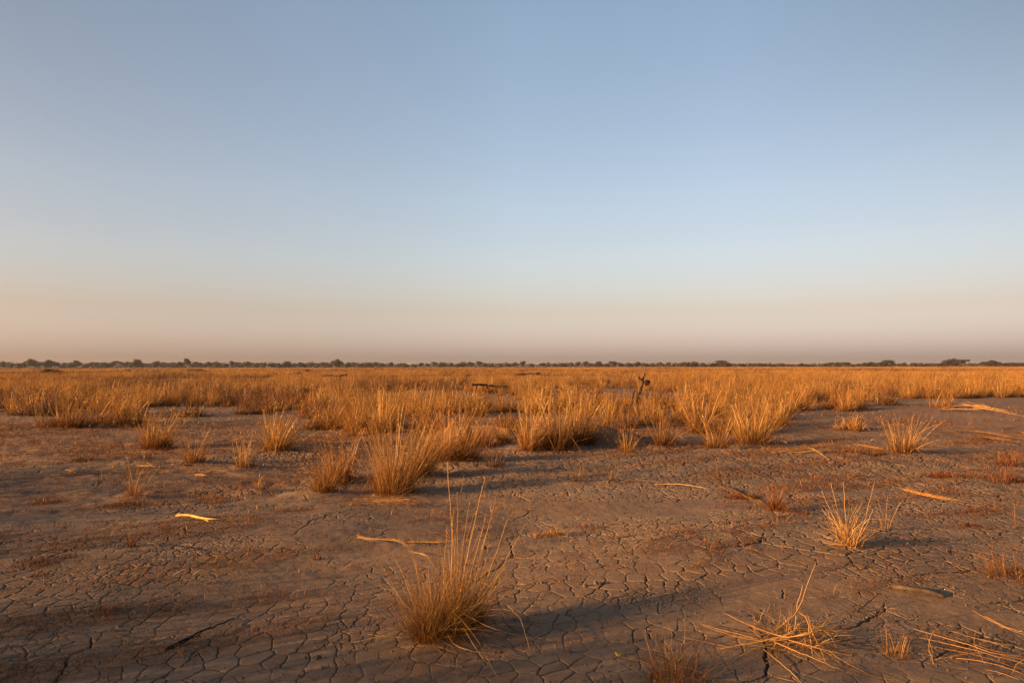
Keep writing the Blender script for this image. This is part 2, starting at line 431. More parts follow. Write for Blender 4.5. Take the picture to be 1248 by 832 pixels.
def add_heads(mb, P, rg, size, w, k=7, rb=(.4, 1)):
    """little drooping seed spikelets along the top of each stalk"""
    n, S, _ = P.shape
    if n == 0: return
    seg = P[:, -1] - P[:, -2]; T = seg / (np.linalg.norm(seg, axis=1)[:, None] + 1e-9)
    for j in range(k):
        f = j / k; st = P[:, -1] - T * (size * 2.4 * (1 - f))[..., None] if np.ndim(size) else P[:, -1] - T * size * 2.4 * (1 - f)
        d = T + rg.normal(0, .42, (n, 3)); d /= np.linalg.norm(d, axis=1)[:, None]
        L = size * rg.uniform(.5, 1.1, n)
        Q = np.stack([st, st + d * L[:, None] * .6, st + d * L[:, None] - np.array([0, 0, .15]) * L[:, None]], 1)
        mb.ribbons(Q, np.repeat(np.array([[w, w * 1.2, w * .3]]), n, 0), side_vec(n, rg), rg.uniform(rb[0], rb[1], n))

def root_crown(mb, rx, ry, h, rg):
    """the matted root crown the blades grow out of"""
    a = np.linspace(0, 2 * np.pi, 14, endpoint=False); V = [[0, 0, -.008]]
    for f, z in ((.55, -.010), (1, -.024)):
        k = f * (1 + .15 * np.sin(3 * a + rg.uniform(0, 6)))
        V += [[rx * q * math.cos(b), ry * q * math.sin(b), z] for q, b in zip(k, a)]
    q = [(1 + i, 15 + i, 15 + (i + 1) % 14, 1 + (i + 1) % 14) for i in range(14)]; t = [(0, 1 + i, 1 + (i + 1) % 14) for i in range(14)]
    mb.add(V, q, t, np.zeros(29), np.full(29, .1))
def tussock_parts(H, W, n, ns, w, rg, kind='dense'):
    """H overall height, W overall width -> blades, stalks builders"""
    bl = MB(); stk = MB()
    Rb = max(.03, W * .25); lean = rg.normal(0, .14)
    if kind == 'dense':
        P = blade_lines(int(n * .62), 6, Rb, H * .18, H * .92, .85 * min(1.3, W / H + .25), .55, rg, lpow=1.5, wind=(.1 + lean, .02))
        Q = blade_lines(int(n * .30), 6, Rb * 1.25, H * .15, H * .5, 1.5, 1.0, rg)
        add_blades(bl, P, w, rg, rb=(0, .9)); add_blades(bl, Q, w * .9, rg, rb=(0, .45))
        S_ = blade_lines(int(ns * 1.4), 7, Rb * .9, H * .55, H * 1.2, .74, .3, rg, wind=(.08 + lean, .02), lpow=.8)
    elif kind == 'sparse':
        P = blade_lines(n, 6, Rb * .8, H * .2, H * .6, .9, .9, rg)
        add_blades(bl, P, w, rg, rb=(0, .7))
        S_ = blade_lines(ns, 7, Rb * .8, H * .55, H * 1.1, .65, .35, rg, wind=(.05, 0))
    else:                                       # bushy: several uneven tufts grown together
        SS = []
        for q in range(6):
            hq = H * rg.uniform(.55, 1.0); off = np.array([rg.uniform(-.36, .36) * W, rg.uniform(-.25, .25) * W, 0])
            P = blade_lines(int(n * .13), 6, max(Rb * .6, W * .12 if H < .35 * W else 0), hq * .2, hq * .92, .75, .8, rg, wind=(.15, .03), lpow=1.4) + off
            Q = blade_lines(int(n * .06), 6, Rb * .9, hq * .12, hq * .5, 1.5, 1.0, rg) + off
            add_blades(bl, P, w, rg, rb=(0, .8)); add_blades(bl, Q, w, rg, rb=(0, .4))
            SS.append(blade_lines(max(1, int(ns * .22)), 7, Rb * .6, hq * .6, hq * 1.2, .7, .5, rg, wind=(.15, .03)) + off)
        S_ = np.concatenate(SS)
    rx, ry = (W * .5, W * .36) if kind == 'bushy' else (Rb * 1.15, Rb * 1.15)
    for q_ in (bl, stk): root_crown(q_, rx, ry, min(.016, H * .12), rg)
    TH = blade_lines(int(n * .22), 5, Rb * 1.9, H * .08, H * .26, 1.7, .9, rg)
    add_blades(bl, TH, w * .9, rg, rb=(0, .35))
    add_blades(stk, S_, w * 1.05, rg, taper=.5, rb=(.45, 1))
    add_heads(stk, S_, rg, min(.045, H * .07), w * .9, 6)
    return bl, stk

TUSS = []      # world positions of placed tussocks (for spacing)
def place_tussock(px, py, Hpx, Wpx, kind, label, mat='gold', dens=1.0, name='grass_tussock', group=None, cat='tussock'):
    g = G(px, py); D = g.y
    H = Hpx * D / F; W = max(.06, Wpx * D / F)
    rg = np.random.default_rng(int(px * 7 + py * 1313))
    w = max(.0026, .00062 * D)
    n = int(dens * {'dense': 420, 'sparse': 60, 'bushy': 380}[kind] * min(1.6, max(.25, W / .5)))
    ns = max(4, int(dens * {'dense': 55, 'sparse': 20, 'bushy': 40}[kind] * min(1.5, max(.3, W / .5))))
    bl, stk = tussock_parts(H, W, n, ns, w, rg, kind)
    z = hz(g.x, g.y)
    root = empty(name, (g.x, g.y, z))
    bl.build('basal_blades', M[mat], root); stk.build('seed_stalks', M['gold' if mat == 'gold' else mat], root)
    tag(root, label, cat, group); TUSS.append((g.x, g.y, W * .6))
    return root

# ==================================================================  GROUND
gm = ground_mesh(); gm.materials.append(M['soil'])
ground = bpy.data.objects.new('ground', gm); col.objects.link(ground); ground['kind'] = 'structure'

# ==================================================================  FOREGROUND TUSSOCK (parts by hand)
def gp(px, py, lift=0.0):
    p = G(px, py); z = hz(p.x, p.y) + lift
    p = G(px, py, z); p.z = z; return p
def stalk_at(root, pts, rad, mat, name='stalk', heads=False, sides=4, rr=None, wob=.004):
    """one stalk through world points, child of root"""
    o = np.array(root.location)
    L = smooth_line(pts, 14)
    L = L + rng.normal(0, wob, L.shape) * np.linspace(0, 1, len(L))[:, None] * .5
    mb = MB(); rr = random.uniform(.35, 1) if rr is None else rr
    mb.tube(L - o, np.linspace(rad, rad * .55, len(L)), sides, rr)
    if heads:
        P = (L - o)[None, -3:, :]
        for q in range(3):
            add_heads(mb, P - np.array([0, 0, .02 * q]), rng, .026, .0016, 5)
    return mb.build(name, M[mat], root)

b0 = gp(533, 772); D0 = b0.y
root = empty('grass_tussock', b0)
tag(root, 'largest foreground dry grass tussock with tall stalks rising from cracked mud', 'tussock')
TUSS.append((b0.x, b0.y, .4))
bl = MB(); rg = np.random.default_rng(3)
offs = [(-.05, -.02, .31, .055), (.04, .04, .34, .06), (.12, .09, .36, .06), (.17, .14, .32, .05), (-.01, .06, .33, .06)]
for (ox, oy, hh, rb_) in offs:
    P = blade_lines(125, 7, rb_, hh * .35, hh * 1.2, 1.35, .55, rg, wind=(.06, .02), lpow=1.2); P += np.array([ox, oy, 0]); add_blades(bl, P, .0024, rg, rb=(0, .8))
    P = blade_lines(65, 7, rb_, hh * .8, hh * 1.45, .75, .6, rg, wind=(.10, .03)); P += np.array([ox, oy, 0]); add_blades(bl, P, .0022, rg, rb=(.2, 1))
    P = blade_lines(120, 7, rb_ * 1.4, hh * .25, hh * 1.1, 2.0, .7, rg); P += np.array([ox, oy, 0]); add_blades(bl, P, .0023, rg, rb=(0, .55))
for sx_ in (0.0, math.pi, -1.2):
    P = blade_lines(75, 7, .09, .18, .50, 2.1, .5, rg, phi=np.full(75, sx_)) * np.array([1.1, 1, .6]) + np.array([.04 - .04 * math.cos(sx_), 0, 0]); add_blades(bl, P, .0023, rg, rb=(.1, .8))
P = blade_lines(70, 7, .06, .30, .62, 1.5, .5, rg, phi=np.full(70, math.pi)); P += np.array([-.08, -.02, .0]); add_blades(bl, P, .0022, rg, rb=(.1, .7))
bl.build('basal_blades', M['gold'], root)
tall = [((549, 735), (551, 660), (545, 562)), ((553, 735), (556, 650), (565, 578)), ((556, 730), (558, 670), (557, 600)),
        ((560, 728), (573, 660), (591, 582)), ((563, 735), (580, 660), (619, 601)), ((570, 730), (590, 665), (604, 600)),
        ((580, 740), (606, 670), (625, 614)), ((556, 740), (562, 680), (572, 610)), ((548, 742), (550, 690), (553, 620)),
        ((566, 735), (584, 680), (600, 622)), ((560, 738), (566, 670), (584, 605)), ((538, 745), (536, 700), (535, 655)),
        ((575, 742), (588, 700), (598, 650)), ((545, 742), (541, 700), (546, 640)), ((552, 740), (554, 680), (550, 632)),
        ((584, 745), (612, 690), (640, 640)), ((558, 740), (566, 690), (578, 640)), ((562, 742), (576, 690), (592, 628))]
for k, pts in enumerate(tall):
    Y = D0 + .04 + .16 * rg.uniform()
    q = [b0 + Vector((.04 + .10 * rg.uniform(), Y - D0, 0))] + [PD(a, b, Y + .03 * i) for i, (a, b) in enumerate(pts)]
    stalk_at(root, q, .0021, 'gold' if k % 3 else 'straw', 'seed_stalk', True)
low = [((560, 740, .10), (610, 744, .12), (673, 755, .02)), ((555, 745, .12), (600, 765, .10), (669, 784, .01)),
       ((545, 740, .13), (575, 770, .10), (610, 829, .01)), ((530, 745, .12), (480, 770, .08), (428, 783, .01)),
       ((560, 750, .1), (625, 745, .14), (646, 792, .0)), ((530, 765, .05), (500, 776, .03), (448, 772, .01)),
       ((555, 752, .08), (580, 790, .05), (598, 815, .0)), ((540, 760, .06), (560, 788, .04), (640, 800, .01)),
       ((575, 748, .1), (630, 722, .16), (662, 700, .12)), ((545, 750, .08), (500, 742, .14), (470, 705, .2))]
for pts in low:
    q = []
    for i, (a, b, l) in enumerate(pts):
        q.append(PD(a, b, D0 + (.08 if i == 0 else 0)) if i == 0 else gp(a, b, l))
    q = [b0 + Vector((.03, .03, .01)), q[0]] + q[1:]
    stalk_at(root, q, .0019, 'straw', 'drooping_stalk')

# loose single stalk by it
o = MB()
L = smooth_line([gp(656, 757, .01), PD(658, 738, gp(656, 757).y), PD(669, 712, gp(656, 757).y + .02)], 10)
o.tube(L, .0016, 4, .7); tag(o.build('grass_stalk', M['straw']), 'single thin upright straw just right of the large foreground tussock', 'straw')

# ==================================================================  BROKEN STRAW CLUMPS
def clump(name, base_px, lines, label, cat, mat='straw', rad=.0028, part='broken_stalk', extra=None):
    b = gp(*base_px); r_ = empty(name, b)
    for ln in lines:
        q = []
        for a, bb, l in ln:
            if l >= 0: q.append(gp(a, bb, l))
            else: q.append(PD(a, bb, -l))           # negative: distance given
        stalk_at(r_, q, rad * .62 * random.uniform(.6, 1.35), mat, part, sides=5)
    if extra: extra(r_)
    tag(r_, label, cat); TUSS.append((b.x, b.y, .25)); return r_

def tangle(n, Rb, L0, L1, spread, curve, w, mat, name, rb=(0, 1), off=(0, 0, 0), aspect=1.0, seed=1, wind=(.05, 0), phi=None, flat=1.0):
    def f(r_):
        mb = MB(); g_ = np.random.default_rng(seed)
        P = blade_lines(n, 7, Rb, L0, L1, spread, curve, g_, aspect=aspect, wind=wind, phi=phi); P[:, :, 2] *= flat; P += np.array(off)
        P[:, :, 0:2] += g_.normal(0, .006, P[:, :, 0:2].shape)
        add_blades(mb, P, w, g_, rb=rb); mb.build(name, M[mat], r_)
    return f
def both(*fs):
    def f(r_):
        for q in fs: q(r_)
    return f

DB = gp(935, 782).y
g0_ = np.where(np.arange(110) % 3 == 0, math.pi, 0.0)
clump('broken_tussock', (935, 782), [
    [(926, 781, .01), (952, 762, .10), (972, 743, -DB), (983, 715, -DB), (994, 684, -DB)],
    [(930, 780, .02), (964, 775, -DB), (972, 735, -DB), (978, 712, -DB)],
    [(854, 760, .03), (900, 772, .05), (936, 779, .03), (980, 772, .10), (1020, 762, .12), (1037, 757, .12)],
    [(856, 762, .02), (905, 777, .04), (945, 780, .05), (1000, 768, .12), (1056, 768, .10)],
    [(882, 746, .04), (915, 762, .08), (960, 776, .08), (1005, 770, .10), (1052, 778, .06)],
    [(945, 778, .05), (985, 772, .13), (1000, 765, .13), (1025, 772, .10), (1052, 785, .02)],
    [(952, 742, .14), (948, 765, .06), (938, 782, .0)],
    [(960, 752, .12), (966, 770, .06), (1000, 800, .02)],
    [(985, 748, .16), (990, 770, .12), (1000, 790, .04), (1006, 806, .0)],
    [(974, 745, .15), (984, 757, .14), (990, 800, .01)],
    [(940, 782, .02), (900, 800, .03), (868, 830, .0)], [(932, 784, .02), (915, 805, .03), (900, 836, .0)],
    [(940, 780, .04), (975, 795, .03), (1030, 818, .0)], [(950, 776, .06), (1000, 790, .05), (1042, 800, .02)],
    [(990, 762, .13), (1010, 772, .12), (1020, 790, .05)], [(878, 790, .01), (930, 780, .05), (970, 770, .11)],
    [(832, 776, .01), (880, 786, .02), (935, 792, .01)], [(930, 790, .01), (960, 815, .01), (980, 834, .0)],
    [(915, 766, .06), (925, 775, .04), (932, 786, .0)], [(1000, 786, .05), (1030, 806, .02), (1060, 822, .0)]],
    'toppled straw clump with a bent stalk pointing up at bottom right', 'dead grass', rad=.0034,
    extra=both(tangle(150, .13, .08, .30, 2.3, .7, .0034, 'straw', 'fine_straw', off=(.16, .02, 0.01), seed=5, rb=(.1, 1), flat=.42),
                 tangle(110, .16, .12, .42, 2.6, .35, .0036, 'straw', 'flattened_straw', off=(.08, .0, .02), seed=7, rb=(.2, 1), phi=g0_, flat=.28),
               tangle(70, .12, .08, .22, 1.9, .8, .0028, 'gold', 'basal_blades', off=(.05, .0, 0), seed=6, rb=(0, .6))))

clump('broken_tussock', (1262, 812), [
    [(1114, 766, .05), (1170, 782, .08), (1215, 796, .08), (1262, 806, .05)],
    [(1120, 776, .03), (1180, 790, .05), (1262, 812, .03)], [(1158, 768, .08), (1200, 780, .10), (1262, 790, .08)],
    [(1185, 743, .12), (1215, 760, .12), (1262, 778, .10)], [(1130, 786, .01), (1190, 798, .03), (1262, 820, .01)],
    [(1165, 776, .06), (1210, 792, .06), (1262, 802, .04)], [(1150, 800, .0), (1200, 806, .02), (1262, 826, .0)],
    [(1190, 765, .10), (1188, 785, .06), (1204, 812, .0)], [(1140, 803, .01), (1190, 795, .04), (1250, 800, .04)],
    [(1140, 765, .08), (1132, 785, .04), (1138, 810, .0)], [(1128, 770, .04), (1136, 792, .02), (1134, 806, .0)],
    [(1170, 812, .0), (1215, 818, .01), (1262, 836, .0)], [(1200, 750, .1), (1230, 765, .1), (1270, 775, .09)],
    [(1195, 778, .09), (1225, 786, .09), (1262, 784, .08)]],
    'sheaf of long flattened straws fanning in from the bottom right corner', 'dead grass', rad=.0032,
    extra=tangle(90, .2, .1, .4, 1.5, .8, .003, 'gold', 'fine_straw', off=(-.12, .02, 0), seed=15, rb=(0, .7), flat=.5))

clump('broken_tussock', (828, 828), [
    [(756, 794, .04), (800, 812, .05), (862, 832, .02)], [(805, 784, .06), (822, 806, .05), (850, 840, .0)],
    [(830, 800, .05), (836, 815, .04), (828, 842, .0)], [(873, 784, .08), (866, 806, .05), (858, 834, .0)],
    [(852, 800, .05), (846, 818, .03), (842, 838, .0)], [(770, 822, .02), (820, 826, .02), (872, 838, .0)],
    [(782, 800, .03), (830, 812, .04), (886, 826, .01)], [(900, 800, .04), (880, 816, .03), (862, 840, .0)]],
    'small broken reddish grass clump cut off by the bottom edge', 'dead grass', mat='gold', rad=.0022,
    extra=both(tangle(190, .10, .07, .26, 1.1, .7, .0024, 'gold', 'basal_blades', off=(-.02, -.02, 0), seed=25, rb=(0, .6)),
               tangle(60, .12, .05, .18, 1.4, .7, .0024, 'rust', 'rusty_blades', off=(-.02, .04, 0), seed=26)))
place_tussock(1092, 812, 26, 56, 'dense', 'low fuzzy golden tuft between the two straw clumps at bottom right', dens=.5)

clump('grass_tussock', (1034, 662), [
    [(1032, 662, .0), (1018, 635, -gp(1034, 662).y), (1001, 598, -gp(1034, 662).y)],
    [(1033, 662, .0), (1022, 625, -gp(1034, 662).y), (1012, 588, -gp(1034, 662).y - .05)],
    [(1034, 662, .0), (1030, 625, -gp(1034, 662).y), (1028, 587, -gp(1034, 662).y)],
    [(1036, 662, .0), (1042, 640, -gp(1034, 662).y), (1038, 618, -gp(1034, 662).y)],
    [(1040, 662, .0), (1052, 640, -gp(1034, 662).y), (1066, 586, -gp(1034, 662).y)],
    [(1042, 662, .0), (1056, 640, -gp(1034, 662).y), (1064, 620, -gp(1034, 662).y)],
    [(1032, 664, .0), (1012, 660, .03), (995, 655, .02)], [(1034, 664, .01), (1010, 662, .01), (1000, 658, .01)],
    [(1040, 664, .01), (1070, 658, .03), (1106, 652, .01)], [(1036, 665, .01), (1066, 662, .02), (1100, 656, .01)],
    [(1030, 662, .0), (1022, 640, -gp(1034, 662).y), (1010, 622, -gp(1034, 662).y)],
    [(1035, 662, .0), (1034, 640, -gp(1034, 662).y), (1046, 612, -gp(1034, 662).y)],
    [(1038, 664, .01), (1064, 652, .05), (1096, 648, .03)]],
    'straggly straw tussock with low side stalks on the bare right flat', 'tussock', rad=.0034, part='stalk',
    extra=both(tangle(70, .06, .12, .34, .85, .5, .0045, 'straw', 'basal_blades', seed=35, rb=(0, .8)),
               tangle(40, .09, .10, .28, 1.4, .6, .0042, 'gold', 'outer_blades', seed=36)))
place_tussock(1080, 648, 52, 26, 'sparse', 'thin upright tuft standing just behind the straggly straw tussock', dens=.8)

clump('dead_tussock', (1222, 706), [
    [(1196, 712, .0), (1200, 690, .10), (1210, 676, .14), (1220, 684, .10), (1226, 712, .0)],
    [(1218, 686, .10), (1224, 674, .18), (1220, 690, .08), (1210, 704, .0)],
    [(1208, 668, .18), (1210, 684, .10), (1216, 706, .0)], [(1160, 668, .02), (1190, 676, .06), (1250, 700, .02)],
    [(1204, 704, .01), (1230, 694, .06), (1262, 706, .0)]],
    'curled brown dead tuft beside the right edge above the bottom corner', 'dead grass', mat='gold', rad=.003,
    extra=both(tangle(110, .14, .06, .22, 1.2, 1.3, .0034, 'rust', 'curled_blades', off=(.08, .05, 0), seed=45),
               tangle(60, .12, .08, .24, 1.1, 1.0, .0032, 'gold', 'pale_blades', off=(.05, .03, 0), seed=46, rb=(0, .7))))

# lying straws and small litter, one thing each
def lying(name, lines, label, cat, mat='straw', rad=.004, group=None):
    b = gp(*lines[0][0][:2])
    mb = MB()
    for ln in lines:
        for c_ in range(1 if mat == 'wood' or 'twig' in name else 5):
            q = [gp(a, bb, l + rad) for a, bb, l in ln]
            L = smooth_line(q, 14); R_ = rad if (c_ == 0 and 'bundle' not in name and 'pile' not in name) else rad * random.uniform(.25, .5)
            if c_:
                i0 = random.randrange(0, 5); i1 = len(L) - random.randrange(0, 5); L = L[i0:i1]
                L = L + np.array([0, 0, rad * random.uniform(0, 1)]) + rng.normal(0, rad * 2.2, (1, 3)) * [1, 1, 0] + np.linspace(-1, 1, len(L))[:, None] * rng.normal(0, rad * 3.5, (1, 3)) * [1, 1, .3]
            L[1:-1] += rng.normal(0, rad * .3, L[1:-1].shape)
            mb.tube(L - np.array(b), np.linspace(R_, R_ * .4, len(L)) * random.uniform(.6, .9), 5, random.random())
    o = mb.build(name, M[mat], None, loc=b); tag(o, label, cat, group); return o
def leafy_reed():
    b = gp(215, 628); mb = MB()
    for (ln, w0) in (([(214, 628, .03), (228, 627, .06), (248, 631, .06), (270, 632, .055), (300, 629, .04)], .030),
                     ([(216, 626, .04), (236, 628, .06), (262, 633, .045), (300, 633, .03)], .026),
                     ([(246, 631, .04), (254, 635, .02), (258, 641, .004)], .016)):
        q = np.array([tuple(gp(a, c, l)) for a, c, l in ln]); L = smooth_line(q, 16); n = len(L); s = np.linspace(0, 1, n)
        W = w0 * (.55 + .6 * np.sin(np.pi * np.clip(s * 1.3, 0, 1)) * .6) * (1 - s ** 3 * .75)
        T = np.gradient(L, axis=0); T /= np.linalg.norm(T, axis=1)[:, None]
        side = np.cross(T, [0, .75, .66]); side = np.cross(T, side); side /= np.linalg.norm(side, axis=1)[:, None]
        up = np.array([0, -.35, .2])
        A = L - side * W[:, None] / 2; B = L + side * W[:, None] / 2; C_ = L + np.array([0, 0, 1]) * (W * .18)[:, None]
        Bt = L - np.array([0, 0, 1]) * (W * .10)[:, None]
        V = np.stack([A, C_, B, Bt], 1).reshape(-1, 3) - np.array(b)
        i = np.arange(n - 1)[:, None] * 4; j = np.arange(4)[None]; j2 = (j + 1) % 4
        mb.add(V, np.stack([i + j, i + j2, i + 4 + j2, i + 4 + j], -1).reshape(-1, 4), [(0, 2, 1), (0, 3, 2)], np.repeat(s, 4), np.full(n * 4, random.random()))
    tag(mb.build('dry_reed_leaf', M['yellow'], None, loc=b), 'bright yellow split reed leaf lying on the dark soil at left', 'reed')
leafy_reed()
lying('stick', [[(201, 790, .0), (240, 772, .02), (285, 753, .005)], [(202, 791, .0), (226, 781, .012), (246, 771, .016)]],
      'long dark brown stick lying slanted on cracked mud at lower left', 'stick', 'wood', .010)
def slab():
    b = gp(1084, 714); mb = MB()
    q = np.array([tuple(gp(a, c, l)) for a, c, l in ((1083, 713, .012), (1105, 715, .025), (1130, 719, .022), (1149, 725, .006))])
    L = smooth_line(q, 14); n = len(L); s = np.linspace(0, 1, n); W = .050 * np.sin(np.pi * (.06 + .88 * s)) ** .7 * rng.uniform(.75, 1.2, n) + .004
    sd = np.array([.1, 1, 0]); 
    V = np.stack([L - sd * W[:, None] / 2 + [0, 0, -.012], L - sd * W[:, None] / 2 + [0, 0, .004], L + [0, 0, .007], L + sd * W[:, None] / 2 + [0, 0, .004], L + sd * W[:, None] / 2 + [0, 0, -.012]], 1)
    V += rng.normal(0, .0012, V.shape); V = V.reshape(-1, 3) - np.array(b)
    i = np.arange(n - 1)[:, None] * 5; j = np.arange(5)[None]; j2 = (j + 1) % 5
    mb.add(V, np.stack([i + j, i + j2, i + 5 + j2, i + 5 + j], -1).reshape(-1, 4), [(0, 1, 2), (0, 2, 3), (0, 3, 4)])
    tag(mb.build('bark_piece', M['greywood'], None, loc=b), 'flat grey strip of bark lying on the mud at right', 'bark')
slab()
lying('twig', [[(1044, 745, .0), (1057, 735, .03), (1070, 724, .05)]], 'short brown twig tilted up from mud above the toppled straw clump', 'twig', 'wood', .005)
lying('straw_bundle', [[(1098, 595, .02), (1125, 602, .03), (1160, 608, .01)], [(1100, 597, .0), (1130, 604, .02), (1158, 606, .02)], [(1095, 594, .03), (1120, 600, .02), (1180, 612, .0)], [(1112, 600, .0), (1140, 606, .01), (1166, 610, .0)]],
      'flat bundle of golden straws on bare ground above the straggly straw tussock', 'straw', 'straw', .007)
lying('twig', [[(901, 597, .0), (905, 586, .10), (915, 574, .2), (922, 577, .16), (930, 581, .1), (941, 582, .05)]], 'forked pale twig arching over the bare ground right of centre', 'twig', 'greywood', .005)
lying('straw_bundle', [[(880, 590, .01), (905, 603, .03), (930, 613, .02), (948, 621, .0)], [(884, 594, .0), (912, 606, .03), (938, 618, .02)], [(872, 588, .0), (896, 598, .02), (925, 606, .02)]],
      'tangled brown straws trailing to the rusty weed right of centre', 'straw', 'gold', .007)
lying('straw', [[(798, 590, .01), (830, 590, .03), (866, 596, .01)], [(756, 587, .0), (782, 585, .03), (812, 589, .0)]],
      'long thin straw lying right of the two small bright tufts', 'straw', 'straw', .0045)
lying('bent_stalk', [[(434, 652, .02), (450, 656, .03), (478, 657, .05), (492, 662, .05), (501, 671, .0)], [(436, 655, .01), (460, 657, .03), (484, 659, .04), (500, 668, .0)], [(500, 671, .02), (514, 675, .03), (527, 681, .0)], [(436, 650, .02), (446, 657, .02), (470, 660, .02)]],
      'bent yellow stalk arched on the mud left of the large tussock', 'stalk', 'straw', .0026)
lying('straw', [[(496, 660, .01), (540, 660, .03), (580, 656, .03), (640, 649, .02)], [(490, 661, .0), (520, 661, .01), (545, 661, .01)]],
      'long pale straw lying behind the large foreground tussock', 'straw', 'straw', .0026)
lying('fallen_branch', [[(940, 551, .02), (975, 547, .08), (1010, 543, .10), (1045, 541, .10), (1088, 548, .03)], [(960, 552, .0), (1000, 549, .03), (1050, 547, .05)], [(1040, 541, .10), (1062, 545, .08), (1090, 550, .02)], [(985, 545, .10), (1000, 552, .02), (1010, 560, .0)]],
      'long dry branch lying left of the bright tussock on the right flat', 'branch', 'straw', .008)
lying('straw_pile', [[(1150, 496, .02), (1185, 494, .12), (1225, 500, .02)], [(1168, 491, .22), (1195, 497, .10), (1230, 503, .02)], [(1145, 498, .02), (1180, 499, .05), (1215, 501, .02)], [(1178, 489, .28), (1205, 497, .1), (1240, 504, .0)], [(1160, 500, .0), (1190, 498, .06), (1248, 507, .0)]],
      'loose pile of pale fallen straws in front of grass at far right', 'straw', 'straw', .018)
lying('straw_bundle', [[(1165, 524, .0), (1200, 527, .05), (1248, 533, .02)], [(1160, 529, .0), (1210, 534, .04), (1250, 540, .0)], [(1180, 522, .03), (1215, 530, .05), (1250, 535, .03)]],
      'scattered straws near the right edge behind the low rusty weeds', 'straw', 'gold', .012)
lying('straw_bundle', [[(430, 613, .01), (455, 610, .05), (490, 609, .07), (508, 615, .02)], [(434, 616, .0), (470, 612, .05), (505, 618, .0)], [(480, 612, .04), (500, 610, .08), (509, 618, .0)]],
      'brown sheaf of straw on the ground below the tallest middle tussock', 'straw', 'gold', .012)
lying('twig', [[(141, 773, .0), (152, 777, .015), (166, 784, .0)], [(156, 784, .01), (162, 780, .015), (164, 776, .0)]], 'tiny forked twig on cracked mud in the lower left corner', 'twig', 'greywood', .0035)
lying('twig', [[(178, 660, .02), (190, 663, .05), (202, 665, .03), (216, 664, .0)], [(182, 663, .0), (198, 650, .08), (212, 645, .02)]], 'curved twig lying below the bright yellow reed', 'twig', 'greywood', .006)
lying('stick', [[(80, 572, .0), (90, 574, .02), (100, 575, .01)]], 'short pale stick on the far left bare ground', 'stick', 'straw', .012)
lying('stick', [[(168, 567, .0), (184, 568, .02), (200, 569, .01)]], 'pale stick on bare soil between the sparse left tussocks', 'stick', 'straw', .012)
lying('stick', [[(238, 578, .0), (250, 579, .02), (262, 581, .01)]], 'pale short stick in front of the pair of left tussocks', 'stick', 'straw', .010)
lying('stick', [[(515, 501, .05), (530, 500, .09), (543, 501, .06)]], 'thin dark stick on the bare gap behind the middle tussocks', 'stick', 'wood', .02)
# dry leaf, a small cupped disc
def small_leaf():
    b = gp(753, 799); mb = MB(); a = np.linspace(0, 2 * np.pi, 10, endpoint=False)
    ring = np.stack([.015 * np.cos(a) * (1 + .15 * np.cos(3 * a)), .020 * np.sin(a), .014 + .006 * np.cos(2 * a)], 1)
    ring2 = ring * [1, 1, 1] - [0, 0, .0015]
    V = np.vstack([ring, [[0, 0, .008]], ring2, [[0, 0, .006]]])
    t = [(i, (i + 1) % 10, 10) for i in range(10)] + [((i + 1) % 10 + 11, i + 11, 21) for i in range(10)]
    q = [(i, i + 11, (i + 1) % 10 + 11, (i + 1) % 10) for i in range(10)]
    mb.add(V, q, t); tag(mb.build('dry_leaf', M['dryleaf'], None, loc=b), 'small round yellow leaf lying on shaded mud at the bottom', 'leaf')
small_leaf()

